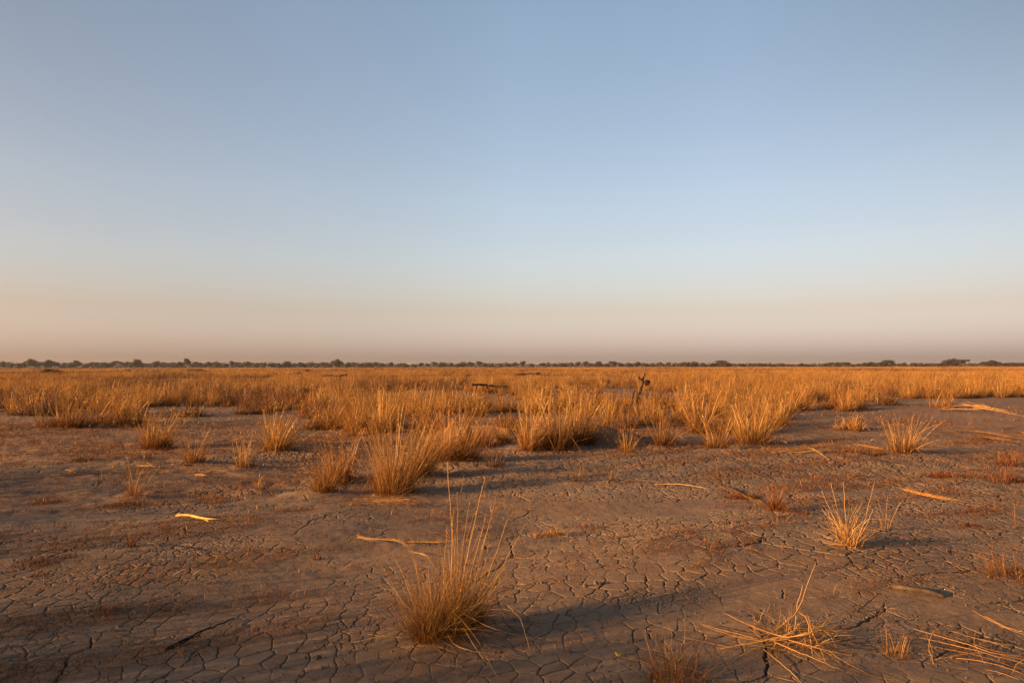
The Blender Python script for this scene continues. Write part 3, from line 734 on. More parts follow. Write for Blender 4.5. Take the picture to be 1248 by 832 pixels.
# ==================================================================  HAND-PLACED TUSSOCKS
for a in T: place_tussock(a[0], a[1], a[2], a[3], a[4], a[5], dens=a[6])
W_ = [
 (602, 566, 22, 54, 'sparse', 'faint brown weed on the mud in front of the earth bank', 'brown', 1.6),
 (100, 566, 20, 46, 'sparse', 'thin brown weed on the bare left flat', 'brown', 1.4),
 (121, 586, 16, 12, 'sparse', 'thin low weed stem left of the lone stalky tuft', 'rust', .8),
 (945, 625, 29, 20, 'dense', 'small upright rusty weed at the end of the tangled straws', 'rust', 2.2),
 (967, 628, 14, 36, 'bushy', 'low dark rusty weed right of the upright rusty one', 'rust', .8),
 (160, 672, 28, 22, 'sparse', 'small red spiky weed on dark soil below the yellow reed', 'rust', 2.0),
 (386, 679, 16, 22, 'sparse', 'small red weed among mud cracks left of the large tussock', 'rust', 1.6),
 (130, 745, 24, 60, 'sparse', 'tangled rusty weed lying over the mud at lower left', 'rust', 2.2),
 (52, 708, 8, 26, 'bushy', 'little rusty weed flattened on mud near left edge', 'rust', .5),
 (670, 653, 10, 44, 'bushy', 'low orange tuft on the mud right of the large tussock stalks', 'gold', 1.2),
 (1228, 565, 20, 50, 'sparse', 'low rusty weeds at the right edge in front of scattered straws', 'rust', 2.2),
 (1198, 536, 8, 30, 'bushy', 'dark matted weed on the bare ground near right edge', 'brown', 1.0),
 (1238, 640, 34, 14, 'sparse', 'thin upright straws by the right edge on bare ground', 'gold', .6),
 (150, 612, 8, 60, 'bushy', 'flat rusty mat of dead grass around the lone stalky tuft', 'rust', 1.0),
 (905, 606, 9, 60, 'bushy', 'matted brown dead grass along the tangled straws right of centre', 'rust', 1.6),
 (552, 530, 30, 66, 'bushy', 'rusty grass matted on the left end of the earth bank', 'rust', 1.2),
 (622, 533, 26, 50, 'bushy', 'rusty grass matted on the right end of the earth bank', 'rust', 1.2),
 (500, 520, 28, 60, 'bushy', 'orange brown matted grass in the gap left of the earth bank', 'red', 1.2),
 (1215, 582, 11, 76, 'bushy', 'wide rusty mat of dead weeds at right edge below the scattered straws', 'rust', 1.0),
 (1150, 577, 7, 60, 'bushy', 'thin rusty mat on mud left of the wide rusty mat', 'rust', .7),
 (1040, 556, 8, 76, 'bushy', 'dead grass matted below the long dry branch', 'red', .8),
 (250, 604, 6, 70, 'bushy', 'low dead mat behind the bright yellow reed', 'red', .6),
 (62, 604, 7, 84, 'bushy', 'low brown mat on the far left bare ground', 'red', .8),
 (356, 622, 6, 60, 'bushy', 'flat brown mat in front of the squat tussock', 'red', .6),
 (212, 650, 6, 46, 'bushy', 'small brown mat around the curved twig', 'red', .5),
 (1180, 640, 8, 50, 'bushy', 'small rusty mat right of the straggly straw tussock', 'rust', .6),
 (590, 541, 30, 60, 'bushy', 'rusty grass hanging over the earth bank', 'rust', 1.3),
 (735, 527, 26, 50, 'bushy', 'brown grass on top of the earth mound left of the dark hollow', 'brown', .9),
 (835, 515, 26, 60, 'bushy', 'dark brown grass behind the tussock right of the hollow', 'brown', .9),
 (230, 507, 24, 60, 'bushy', 'dark brown grass bordering the left bare gap', 'brown', .9),
 (817, 499, 24, 46, 'bushy', 'dark brown matted grass right of the dead snag', 'brown', 1.2),
 (1082, 494, 22, 44, 'bushy', 'dark brown matted grass at the front of the right belt', 'brown', 1.2),
 (1010, 497, 18, 50, 'bushy', 'low orange brown grass behind the low rounded tussock', 'red', 1.0),
 (40, 508, 26, 60, 'bushy', 'dark brown grass at the left end of the belt', 'brown', .9),
 (70, 690, 7, 90, 'bushy', 'long flattened rusty weed streak at left edge', 'rust', .9),
]
for a in W_: place_tussock(a[0], a[1], a[2], a[3], a[4], a[5], mat=a[6], dens=a[7], name='dry_weed', cat='weed')
for (x, y, s) in ((668, 652, 0), (163, 729, 1)):
    pass

# ==================================================================  BELT OF INDIVIDUAL TUSSOCKS
bx = [-400, 0, 150, 250, 380, 440, 600, 700, 800, 900, 960, 990, 1100, 1248, 1650]
by = [506, 506, 505, 498, 512, 530, 522, 530, 512, 528, 518, 497, 494, 497, 497]
def bound(px): return float(np.interp(px, bx, by))
def to_px(x, y, z=0.0):
    v = CM.transposed() @ Vector((x, y, z - HC)); return CX - v.x / v.z * F, CY + v.y / v.z * F
protos = []
for k in range(10):
    rg = np.random.default_rng(100 + k); kind = ('dense', 'bushy', 'dense', 'bushy', 'dense')[k % 5]
    H = (.72, .62, .80, .55, .66)[k % 5]; W = (.60, .85, .60, .95, .75)[k % 5]
    bl, stk = tussock_parts(H, W, 230, 30, .0105, rg, kind)
    for lst in ('v', 't', 'r'): getattr(bl, lst).extend(getattr(stk, lst))
    for f in stk.f4: bl.f4.append(f + bl.n)
    bl.n += stk.n
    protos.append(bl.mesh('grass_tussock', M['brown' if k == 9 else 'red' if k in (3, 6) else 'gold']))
zones = [(-9999, 210, 'mixed orange brown tussock in the grass belt at left'),
         (210, 430, 'golden tussock in the grass belt left of the dark log'),
         (430, 640, 'golden tussock in the thick grass around the dark log'),
         (640, 850, 'bright golden tussock in the grass around the dead snag'),
         (850, 1040, 'golden tussock in the thick grass behind the dense bright clump'),
         (1040, 9999, 'golden tussock in the grass belt behind the right bare flat')]
cells = []
_p = lambda px, Y: PD(px, 465, Y).x
CLEAR = [(_p(783, 21), 21, .6, 2.5), (_p(596, 30), 30, 1.0, 2.2)]
gx = np.arange(-40, 40, .62)
for yy in np.arange(10, 60, .62):
    for xx in gx:
        x = xx + rng.uniform(-.3, .3); y = yy + rng.uniform(-.3, .3)
        px, py = to_px(x, y)
        if px < -60 or px > 1308: continue
        if py > bound(px) + 6 * math.sin(px * .05): continue
        m = fbm(np.array([x / 5.0]), np.array([y / 3.0]), 301, 3)[0]
        if m < (-.07 if y < 24 else -.16) + .24 * random.random(): continue
        if any(abs(x - a) < w_ and -dn < y - b < 1.0 for a, b, w_, dn in CLEAR): continue
        if any((x - a) ** 2 + (y - b) ** 2 < (.28 + .5 * c) ** 2 for a, b, c in TUSS[:60]): continue
        cells.append((math.hypot(x, y), x, y))
cells.sort()
NIND = 300 - len([1 for t in T]) - 26
LOGCLEAR = []
def clear_of(x, y):
    return True
def pick_k(x, y):
    px, _ = to_px(x, y); t = fbm(np.array([x / 4.]), np.array([y / 3.]), 333, 2)[0] + (.55 if px < 330 else 0)  # browner picks at left paint the duller light there into the grass colour
    return random.choice((3, 6, 9, 9)) if t > .16 + .35 * random.random() else random.choice((0, 1, 2, 4, 5, 7, 8))
for (d, x, y) in cells[:NIND]:
    k = pick_k(x, y); s = random.uniform(.52, 1.0)
    o = bpy.data.objects.new('grass_tussock', protos[k]); col.objects.link(o)
    o.location = (x, y, hz(x, y)); o.rotation_euler = (0, 0, random.uniform(-.6, .6)); o.scale = (s, s, s * random.uniform(.85, 1.1))
    px, _ = to_px(x, y)
    for a, b, lb in zones:
        if a <= px < b: tag(o, lb, 'tussock', lb.replace('tussock', 'tussocks'))
rest = cells[NIND:]

# ==================================================================  FAR GRASS (stuff, geometry nodes)
pcol = bpy.data.collections.new('grass_sources')
pro2 = []
for k in range(10):
    o = bpy.data.objects.new('grass_source_%02d' % k, protos[k]); pcol.objects.link(o)
for k in range(6):                                     # wide patches for the far field
    rg = np.random.default_rng(200 + k); mb = MB()
    for q in range(11):
        ox, oy = rg.uniform(-1.7, 1.7, 2); H = rg.uniform(.38, .74)
        P = blade_lines(46, 4, .42, H * .45, H * 1.0, .55, .6, rg, wind=(.2, .03)); P += np.array([ox, oy, 0]); add_blades(mb, P, .038, rg, taper=.35)
    o = bpy.data.objects.new('grass_source_%02d' % (10 + k), mb.mesh('grass_patch', M[('gold', 'gold', 'gold', 'gold', 'red', 'brown')[k]])); pcol.objects.link(o)

pts = []
for (d, x, y) in rest: pts.append((x, y, pick_k(x, y), random.uniform(.62, 1.1)))
def TN(a, b): return fbm(np.array([a]), np.array([b]), 351, 3)[0]
def ring(y0, y1, step, idx0, idxn, thr, s0, s1, fm, edge=.88):
    for yy in np.arange(y0, y1, step):
        st = step
        hw = edge * yy + 4
        for xx in np.arange(-hw, hw, st):
            x = xx + random.uniform(-.5, .5) * st; y = yy + random.uniform(-.5, .5) * st
            if y > 120:
                t = float(TN(x / 30., y / 22.)) + .25 * random.random() - .12 + (.12 if x < -.25 * y else 0)  # far left turned browner too, dimmer light put into the colour
                k = 15 if t > .34 else 14 if t > .14 else random.randrange(10, 14)
            else:
                t = float(TN(x / 9., y / 7.)) + .25 * random.random() - .12 + (.15 if x < -.25 * y else 0)  # same browning at left in place of dimmer light
                k = 9 if t > .36 else random.choice((3, 6)) if t > .16 else random.choice((0, 1, 2, 4, 5, 7, 8))
            pts.append((x, y, k, random.uniform(s0, s1)))
n0 = len(pts)
ring(60, 120, .95, 0, 10, 0, .8, 1.15, True)
ring(120, 300, 3.2, 10, 6, 0, .9, 1.15, True)
ring(300, 700, 5.5, 10, 6, 0, 1.2, 1.6, True)
arr = np.array(pts)
m = fbm(arr[:, 0] / 22., arr[:, 1] / 7., 311, 3)
m2 = fbm(arr[:, 0] / 60., arr[:, 1] / 22., 317, 2)
keep = (np.arange(len(arr)) < n0) | ((m > -.04) & (m2 > -.26))
arr = arr[keep]; m = m[keep]
sc = arr[:, 3] * np.where(arr[:, 1] > 60, .72 + .30 * np.clip(m + .5, 0, 1), 1)
me = bpy.data.meshes.new('grass_field'); me.vertices.add(len(arr))
co = np.stack([arr[:, 0], arr[:, 1], height(arr[:, 0], arr[:, 1])], 1); me.vertices.foreach_set('co', co.ravel())
for nm, ty, v in (('idx', 'INT', arr[:, 2].astype(np.int32)), ('sc', 'FLOAT', sc.astype(np.float32)), ('rz', 'FLOAT', rng.uniform(-.7, .7, len(arr)).astype(np.float32))):
    at = me.attributes.new(nm, ty, 'POINT'); at.data.foreach_set('value', v)
field = bpy.data.objects.new('grass_field', me); col.objects.link(field)
tag(field, 'golden dry grass covering the plain as far as the trees', 'grass', kind='stuff')
ng = bpy.data.node_groups.new('scatter', 'GeometryNodeTree')
ng.interface.new_socket('Geometry', in_out='INPUT', socket_type='NodeSocketGeometry')
ng.interface.new_socket('Geometry', in_out='OUTPUT', socket_type='NodeSocketGeometry')
gi = ng.nodes.new('NodeGroupInput'); go = ng.nodes.new('NodeGroupOutput')
ci = ng.nodes.new('GeometryNodeCollectionInfo'); ci.inputs['Collection'].default_value = pcol
ci.inputs['Separate Children'].default_value = True; ci.inputs['Reset Children'].default_value = True
iop = ng.nodes.new('GeometryNodeInstanceOnPoints'); iop.inputs['Pick Instance'].default_value = True
def na(name, ty):
    n = ng.nodes.new('GeometryNodeInputNamedAttribute'); n.data_type = ty; n.inputs['Name'].default_value = name; return n.outputs['Attribute']
cx = ng.nodes.new('ShaderNodeCombineXYZ'); ng.links.new(na('rz', 'FLOAT'), cx.inputs[2])
er = ng.nodes.new('FunctionNodeEulerToRotation'); ng.links.new(cx.outputs[0], er.inputs[0])
ng.links.new(gi.outputs[0], iop.inputs['Points']); ng.links.new(ci.outputs[0], iop.inputs['Instance'])
ng.links.new(na('idx', 'INT'), iop.inputs['Instance Index']); ng.links.new(er.outputs[0], iop.inputs['Rotation'])
ng.links.new(na('sc', 'FLOAT'), iop.inputs['Scale']); ng.links.new(iop.outputs[0], go.inputs[0])
md = field.modifiers.new('scatter', 'NODES'); md.node_group = ng

# ==================================================================  LITTER AND CRUMBS (stuff)
def litter():
    mb = MB(); g_ = np.random.default_rng(77)
    N0 = 60000
    x = g_.uniform(-11, 11, N0); y = g_.uniform(2.2, 15, N0)
    u = x * _c + y * _s; v = -x * _s + y * _c
    m_ = fbm(u * .5, v * 1.25, 401, 3) * 1.1 - .18 * crack_mask(x, y) + .16 * sstep(0, -2.5, x)
    k = (np.abs(x) < y * .85 + .5) & (m_ + g_.uniform(-.12, .12, N0) > .12)
    x = x[k][:16000]; y = y[k][:16000]; n = len(x)
    a = g_.normal(.3, .8, n); L = g_.uniform(.012, .085, n) * (1 + .04 * y); bend = g_.normal(0, .5, n)
    P = np.zeros((n, 3, 3))
    for i, s in enumerate((-.5, 0, .5)):
        aa = a + bend * s
        P[:, i, 0] = x + np.cos(aa) * L * s; P[:, i, 1] = y + np.sin(aa) * L * s
        P[:, i, 2] = height(P[:, i, 0], P[:, i, 1]) + .004 + g_.uniform(0, .012, n)
    w = .0022 * g_.uniform(.6, 1.3, n) * np.maximum(1, y / 4.5)
    sd = np.stack([-np.sin(a), np.cos(a), g_.normal(0, .8, n)], 1); sd /= np.linalg.norm(sd, axis=1)[:, None]
    mb.ribbons(P, w[:, None] * np.array([[.8, 1, .6]]), sd, g_.uniform(0, .8, n))
    n = 900; y = 2.6 + 15 * g_.uniform(0, 1, n) ** 1.2; x = g_.uniform(-1, 1, n) * (y * .8 + .3); a = g_.normal(.25, .9, n); L = g_.uniform(.05, .38, n); bend = g_.normal(0, .35, n)
    P = np.zeros((n, 6, 3)); px_ = x.copy(); py_ = y.copy()
    for i in range(6):
        P[:, i, 0] = px_; P[:, i, 1] = py_; aa = a + bend * i / 5 + g_.normal(0, .08, n); px_ = px_ + np.cos(aa) * L / 5; py_ = py_ + np.sin(aa) * L / 5
        P[:, i, 2] = height(P[:, i, 0], P[:, i, 1]) + .006 + g_.uniform(0, .02, n)
    sd = np.stack([-np.sin(a), np.cos(a), g_.normal(0, .8, n)], 1); sd /= np.linalg.norm(sd, axis=1)[:, None]
    mb.ribbons(P, (.0024 * np.maximum(1, y / 5))[:, None] * np.array([[1, 1, .9, .8, .6, .3]]), sd, g_.uniform(.2, 1, n))
    tag(mb.build('straw_litter', M['red']), 'fine dead straw litter strewn in streaks over the soil', 'litter', kind='stuff')
    # crumbs of earth
    mb = MB(); n = 9000
    y = 2.2 + 11 * g_.uniform(0, 1, n) ** 1.3; x = g_.uniform(-1, 1, n) * (y * .85 + .4)
    s = g_.uniform(.002, .0085, n) * (1 + .08 * y) * np.where(g_.uniform(0, 1, n) > .97, 2.2, 1)
    z = height(x, y) + s * .15
    tet = np.array([[1, 0, -.6], [-.5, .87, -.6], [-.5, -.87, -.6], [.3, .2, .5], [-.4, -.1, .7]])
    V = np.stack([x, y, z], 1)[:, None, :] + (tet[None] + g_.normal(0, .22, (n, 5, 3))) * s[:, None, None]
    f = np.array([[0, 1, 3], [1, 4, 3], [1, 2, 4], [2, 0, 4], [0, 3, 4]])
    T_ = (np.arange(n) * 5)[:, None, None] + f[None]
    mb.add(V.reshape(-1, 3), None, T_.reshape(-1, 3))
    tag(mb.build('soil_crumbs', M['clod']), 'small crumbs of dry earth scattered over the mud', 'soil', kind='stuff')
litter()
def stubble():
    mb = MB(); g_ = np.random.default_rng(88)
    N0 = 120000
    y = g_.uniform(4.5, 24, N0); x = g_.uniform(-1, 1, N0) * (y * .85 + .5)
    m_ = fbm(x / 1.5, y / .8, 451, 3) - .5 * crack_mask(x, y) + .35 * sstep(8, 15, y) + .34 * sstep(.5, -3, x) + .22 * sstep(2.6, 4.5, x)
    k = m_ + g_.uniform(-.1, .1, N0) > .12
    x = x[k][:26000]; y = y[k][:26000]; n = len(x)
    P = blade_lines(n, 4, .01, .025, .11, 1.5, .8, g_, lpow=1.8); P[:, :, :2] += np.stack([x, y], 1)[:, None, :]
    P[:, :, 2] += height(x, y)[:, None]
    N1 = 190000; y2 = 2.7 + 14 * g_.uniform(0, 1, N1); x2 = g_.uniform(-1, 1, N1) * (y2 * .82 + .4)
    k = streak(x2, y2) > g_.uniform(.25, 1, N1); x2 = x2[k][:62000]; y2 = y2[k][:62000]; n2_ = len(x2)
    P2 = blade_lines(n2_, 4, .01, .03, .18, 2.3, .6, g_, lpow=1.5); P2[:, :, :2] += np.stack([x2, y2], 1)[:, None, :]
    P2[:, :, 2] = P2[:, :, 2] * .55 + height(x2, y2)[:, None] + .006
    W2 = (.0014 + .00036 * y2)[:, None] * g_.uniform(.6, 1.2, n2_)[:, None] * np.array([[1, .9, .7, .3]])
    mb2 = MB(); mb2.ribbons(P2, W2, side_vec(n2_, g_), g_.uniform(0, 1, n2_))
    tag(mb2.build('dead_grass_streaks', M['red']), 'flattened dead grass lying in rusty streaks across the flat', 'dead grass', kind='stuff')
    W = (.0016 + .00042 * y)[:, None] * g_.uniform(.6, 1.2, n)[:, None] * np.array([[1, .9, .7, .3]])
    mb.ribbons(P, W, side_vec(n, g_), g_.uniform(0, 1, n))
    tag(mb.build('grass_stubble', M['brown']), 'thin low brown stubble and rootlets scattered on the crumbly soil', 'stubble', kind='stuff')
stubble()
g_ = np.random.default_rng(99)
tall_m = []
for k in range(3):
    bl, stk = tussock_parts(1.15, 1.0, 800, 90, .009, g_, 'dense')
    for lst in ('v', 't', 'r'): getattr(bl, lst).extend(getattr(stk, lst))
    for f in stk.f4: bl.f4.append(f + bl.n)
    bl.n += stk.n; tall_m.append(bl.mesh('grass_tussock', M['gold']))
offs_ = [(-4.3, .9), (-4.6, 1.3), (-4.2, 1.6), (-4.7, 1.9), (-4.3, 2.2), (-5.1, 1.5), (-5.3, 2.1), (-4.8, 2.5), (-5.5, 2.7), (-4.5, .4), (-5.0, .9), (-5.8, 1.9), (-3.9, 1.2), (-6.1, 2.6), (-4.0, 1.9)]
for (x, y, s_) in [(a_, b_, g_.uniform(.70, .92) + (.20 if b_ < 1.45 else 0)) for a_, b_ in offs_ + [(-4.8, .6), (-3.9, .5), (-4.4, 1.15), (-5.4, .3)]] + [(-6.2, 3.6, .75), (-7.4, 5.0, .85), (-8.6, 6.4, .9), (-9.5, 7.6, .9), (-6.9, 3.9, .8), (-10.0, 6.9, .9), (-8.2, 4.7, .9), (-7.0, 4.4, .8), (-9.4, 5.9, .9), (-6.7, 4.6, .6), (-8.0, 5.6, .6), (-6.4, 4.1, .75), (-7.8, 5.2, .7), (-9.0, 7.0, .8), (-7.2, 5.9, .6), (-5.9, 3.3, .55)]:
    o = bpy.data.objects.new('grass_tussock', tall_m[int(g_.integers(3))]); col.objects.link(o)
    o.location = (x, y, hz(x, y)); o.rotation_euler = (0, 0, g_.uniform(-1, 1)); o.scale = (s_,) * 3
    tag(o, 'tall dry tussock standing beyond the left edge of the bare flat', 'tussock', 'tall tussocks beyond the left edge')

# ==================================================================  DEAD WOOD
def wood(name, lines, label, cat, mat='wood'):
    """lines: list of (points, r0, r1) in world coordinates"""
    b = Vector(lines[0][0][0]); b.z = hz(b.x, b.y)
    mb = MB()
    for pts_, r0, r1 in lines:
        L = smooth_line(pts_, 18); n = len(L); g_ = np.random.default_rng(int(abs(L[0, 0]) * 100))
        L[1:-1] += g_.normal(0, r0 * .25, L[1:-1].shape)
        rad = np.linspace(r0, r1, n) * g_.uniform(.8, 1.25, n)
        mb.tube(L - np.array(b), rad, 8)
    o = mb.build(name, M[mat], None, loc=b); tag(o, label, cat); return o
Y = 30.0
wood('fallen_log', [([PD(575, 468.5, Y), PD(584, 468, Y), PD(594, 469.5, Y + .2), PD(606, 470.5, Y + .2), PD(618, 471, Y)], .050, .035),
                    ([PD(594, 469.5, Y + .2), Vector((PD(594, 469, Y).x + .1, Y + .4, -.05))], .04, .03),
                    ([PD(582, 468, Y), Vector((PD(580, 469, Y).x - .1, Y + .2, -.05))], .03, .03)],
     'crooked dark log lying on top of the golden grass near the centre', 'log')
Y = 52.0
wood('fallen_log', [([PD(630, 456, Y), PD(640, 455.5, Y), PD(650, 455, Y), PD(659, 455, Y)], .04, .06),
                    ([PD(650, 455, Y), Vector((PD(650, 455, Y).x, Y + .3, -.05))], .05, .05)],
     'far thin dark log in grass, right of centre just under the treeline', 'log')
Y = 48.0
wood('fallen_log', [([PD(392, 458, Y), PD(404, 457.5, Y), PD(414, 458, Y), PD(423, 456, Y)], .05, .06),
                    ([PD(414, 458, Y), Vector((PD(414, 458, Y).x, Y + .3, -.05))], .05, .05),
                    ([PD(419, 457, Y), PD(425, 459, Y)], .03, .02)],
     'far dark log in grass just below the round lone tree left of centre', 'log')
Y = 21.0
sn = wood('dead_snag', [([Vector((PD(774, 484, Y).x - .05, Y, -.05)), PD(776.5, 484, Y), PD(780.5, 475, Y), PD(783.5, 465, Y), PD(782, 461, Y)], .040, .030),
                   ([PD(783.5, 467, Y), PD(784, 461, Y), PD(786.5, 455.5, Y)], .026, .016), ([PD(783, 463, Y), PD(779.5, 461, Y), PD(778.5, 459, Y)], .030, .02),
                   ([PD(786.5, 456, Y), PD(785, 454.5, Y)], .016, .014)],
     'twisted dark dead snag sticking up out of the golden grass', 'dead tree')
mb = MB(); c = PD(788.5, 466.5, Y)
u_ = np.linspace(0, np.pi, 9); v_ = np.linspace(0, 2 * np.pi, 12, endpoint=False)
UU, VV = np.meshgrid(u_, v_, indexing='ij'); rr_ = .078 * (1 + .22 * np.sin(3 * VV + 2 * UU) + .12 * np.cos(5 * VV))
V = np.stack([rr_ * np.sin(UU) * np.cos(VV) * 1.15, rr_ * np.sin(UU) * np.sin(VV), rr_ * np.cos(UU)], -1).reshape(-1, 3) + np.array(c - sn.location)
i = np.arange(8)[:, None] * 12; j = np.arange(12)[None]; j2 = (j + 1) % 12
mb.add(V, np.stack([i + j, i + 12 + j, i + 12 + j2, i + j2], -1).reshape(-1, 4)); mb.build('burl', M['wood'], sn, True)
mb = MB(); 
mb.tube(smooth_line([PD(771, 484, Y), PD(772.5, 478, Y), PD(774.5, 474, Y)], 8) - np.array(sn.location), .02, 6)
mb.tube(np.array([tuple(PD(771, 484, Y)), (PD(770, 484, Y).x, Y, -.05)]) - np.array(sn.location), .02, 6)
mb.build('broken_stub', M['wood'], sn)

# ==================================================================  SHRUBS, TREES
def leaf_cloud(mb, blobs, n, size, rg, shell=.55):
    """blobs: (cx,cy,cz,rx,ry,rz)"""
    vol = np.array([b[3] * b[4] * b[5] for b in blobs]) ** .67; pick = rg.choice(len(blobs), n, p=vol / vol.sum())
    B = np.array(blobs)[pick]
    d = rg.normal(0, 1, (n, 3)); d /= np.linalg.norm(d, axis=1)[:, None]
    r = shell + (1 - shell) * rg.uniform(0, 1, n) ** .6
    r *= 1 + .18 * rg.normal(0, 1, n)
    c = B[:, :3] + d * B[:, 3:] * r[:, None]
    c[:, 2] = np.maximum(c[:, 2], .03)
    a = rg.normal(0, 1, (n, 3)); a /= np.linalg.norm(a, axis=1)[:, None]
    b = np.cross(a, d); b /= np.linalg.norm(b, axis=1)[:, None] + 1e-9
    s = size * rg.uniform(.5, 1.3, n)[:, None]
    V = np.stack([c - a * s, c - b * s * .6, c + a * s, c + b * s * .6], 1)
    mb.add(V.reshape(-1, 3), np.arange(n * 4).reshape(-1, 4), None, None, np.repeat(rg.uniform(0, 1, n), 4))
def tree_proto(seed, H, W, kind):
    rg = np.random.default_rng(seed)
    tr = MB(); cr = MB()
    blobs = []
    th = H * {'round': .22, 'flat': .5, 'tall': .35, 'bush': .08}[kind]
    nl = 7 if kind != 'bush' else 9
    trunk = [(0, 0, -.3), (.05 * W * rg.normal(), .1, th * .6), (.06 * W * rg.normal(), 0, th)]
    L = smooth_line(trunk, 8); tr.tube(L, np.linspace(H * .045, H * .028, len(L)), 7)
    for k in range(nl):
        a = 2 * np.pi * k / nl + rg.normal(0, .3); rad = W * .5 * rg.uniform(.25, .72)
        if kind == 'round': z = H * rg.uniform(.26, .80); rx = W * rg.uniform(.17, .27); rz_ = H * rg.uniform(.13, .22)
        elif kind == 'flat': z = H * rg.uniform(.74, .90); rx = W * rg.uniform(.16, .26); rz_ = H * rg.uniform(.07, .12)
        elif kind == 'tall': z = H * rg.uniform(.45, .9); rad *= .8; rx = W * rg.uniform(.14, .24); rz_ = H * rg.uniform(.10, .18)
        else: z = H * rg.uniform(.25, .72); rx = W * rg.uniform(.18, .26); rz_ = H * rg.uniform(.18, .28)
        cx_, cy_ = rad * math.cos(a), rad * math.sin(a)
        blobs.append((cx_, cy_, z, rx, rx, rz_))
        L = smooth_line([trunk[-1], (cx_ * .5, cy_ * .5, (th + z) * .5 + .05 * H), (cx_, cy_, z)], 7)
        tr.tube(L, np.linspace(H * .02, H * .006, len(L)), 5)
    if kind != 'flat': blobs.append((0, 0, H * (.62 if kind != 'bush' else .5), W * .26, W * .26, H * .28))
    else: blobs.append((0, 0, H * .86, W * .25, W * .25, H * .09))
    leaf_cloud(cr, blobs, {'round': 2400, 'flat': 1500, 'tall': 1500, 'bush': 2400}[kind], .36, rg)
    return tr.mesh('trunk', M['bark']), cr.mesh('crown', M['leaf'])
TP = {}
for kd, H, W in (('round', 8, 9), ('flat', 8, 12), ('tall', 8, 7), ('bush', 8, 12)):
    TP[kd] = [tree_proto(540 + 10 * i + hash(kd[0] == 'x') + ord(kd[0]), H, W, kd) for i in range(3)]
WN = {'round': 9., 'flat': 12., 'tall': 7., 'bush': 12.}
def put_tree(px, top, wpx, kd, Y, label, group=None):
    x = PD(px, 447, Y).x; z = hz(x, Y)
    H = PD(px, top, Y).z - z; W = wpx * 1.15 * Y / F
    tm, cm_ = random.choice(TP[kd]); r_ = empty('tree', (x, Y, z), random.uniform(0, 6.28))
    s = W / WN[kd]; r_.scale = (s, s, H / 8.0)
    for nm, me_ in (('trunk', tm), ('crown', cm_)):
        o = bpy.data.objects.new(nm, me_); col.objects.link(o); o.parent = r_
    tag(r_, label, 'tree', group)
named = [
 (40, 436.4, 15, 'round', 620, 'tall rounded tree in the clump near the left end of the treeline'),
 (59, 437.6, 15, 'round', 640, 'broad tree just right of the tall one near the left end'),
 (94, 439, 12, 'tall', 640, 'isolated rounded tree between the left clump and the next rise of the treeline'),
 (142, 439.3, 11, 'flat', 640, 'flat topped small tree left of the double topped tree in the treeline'),
 (168, 436.8, 14, 'round', 620, 'double topped tall tree in the left third of the treeline'),
 (190, 439.2, 13, 'round', 640, 'rounded tree right of the double topped tall tree'),
 (228, 436.4, 9.5, 'tall', 600, 'narrow dark tall tree standing above the left treeline'),
 (411, 436.9, 13, 'round', 520, 'darkest round lone tree left of centre in front of the treeline'),
 (302, 439.8, 11, 'round', 640, 'low rounded tree midway between the narrow dark tree and darkest round tree'),
 (350, 439.4, 14, 'round', 640, 'broad tree left of the darkest round tree'),
 (637, 440.1, 9, 'tall', 650, 'square topped small tree at the centre of the treeline'),
 (729, 439.6, 11, 'round', 640, 'rounded dark tree standing above the treeline left of the snag'),
 (847, 439.8, 12, 'round', 560, 'small round dark tree left of the big round tree at right of centre'),
 (882, 438.1, 17, 'round', 520, 'big round tree standing clear at right of centre'),
 (929, 441.8, 15, 'bush', 560, 'low domed tree right of the big round tree'),
 (1029, 441, 15, 'flat', 560, 'flat topped tree left of the broad olive tree'),
 (1063, 440.6, 14, 'round', 540, 'lower tree joined to the left side of the broad olive tree'),
 (1080, 437.8, 19, 'round', 520, 'broad olive tree, second tallest at the right'),
 (1162, 436.0, 20, 'round', 480, 'largest domed tree near the right end of the treeline'),
 (1174, 437.4, 14, 'flat', 470, 'thin flat topped tree leaning right of the largest domed tree'),
 (1210, 438.5, 20, 'round', 500, 'wide flat topped tree at the right end'),
 (1240, 441, 22, 'bush', 500, 'low wide tree cut off by the right edge'),
]
for a in named: put_tree(*a)
tz = [(-99, 228, 'small tree in the hazy distant treeline at left', 'treeline trees at left'),
      (228, 411, 'small tree in the hazy treeline between the narrow dark tree and the darkest round tree', 'treeline trees left of centre'),
      (411, 637, 'small tree in the hazy treeline between the darkest round tree and the centre', 'treeline trees at the centre'),
      (637, 882, 'small tree in the hazy treeline between the centre and the big round tree', 'treeline trees right of centre'),
      (882, 1350, 'small tree in the hazy treeline right of the big round tree', 'treeline trees at right')]
small = [4, 12, 22, 30, 48, 70, 78, 86, 104, 112, 120, 128, 135, 151, 158, 178, 199, 211, 219, 238, 244, 252, 261, 268, 274, 283, 291, 311, 321, 332, 340, 360, 368, 377, 386, 395, 402,
         424, 431, 440, 448, 456, 466, 476, 487, 494, 505, 513, 521, 530, 538, 549, 557, 564, 573, 584, 592, 599, 610, 619, 628, 648, 661, 667, 676, 686, 696, 704, 713, 720, 739, 748, 757, 767, 777,
         787, 797, 804, 814, 824, 834, 840, 858, 869, 876, 893, 904, 915, 922, 939, 947, 954, 966, 977, 991, 1005, 1012, 1020, 1046, 1055, 1095, 1103, 1114, 1126, 1142, 1150, 1185, 1193, 1225, 1260, 1280, -15, -35]
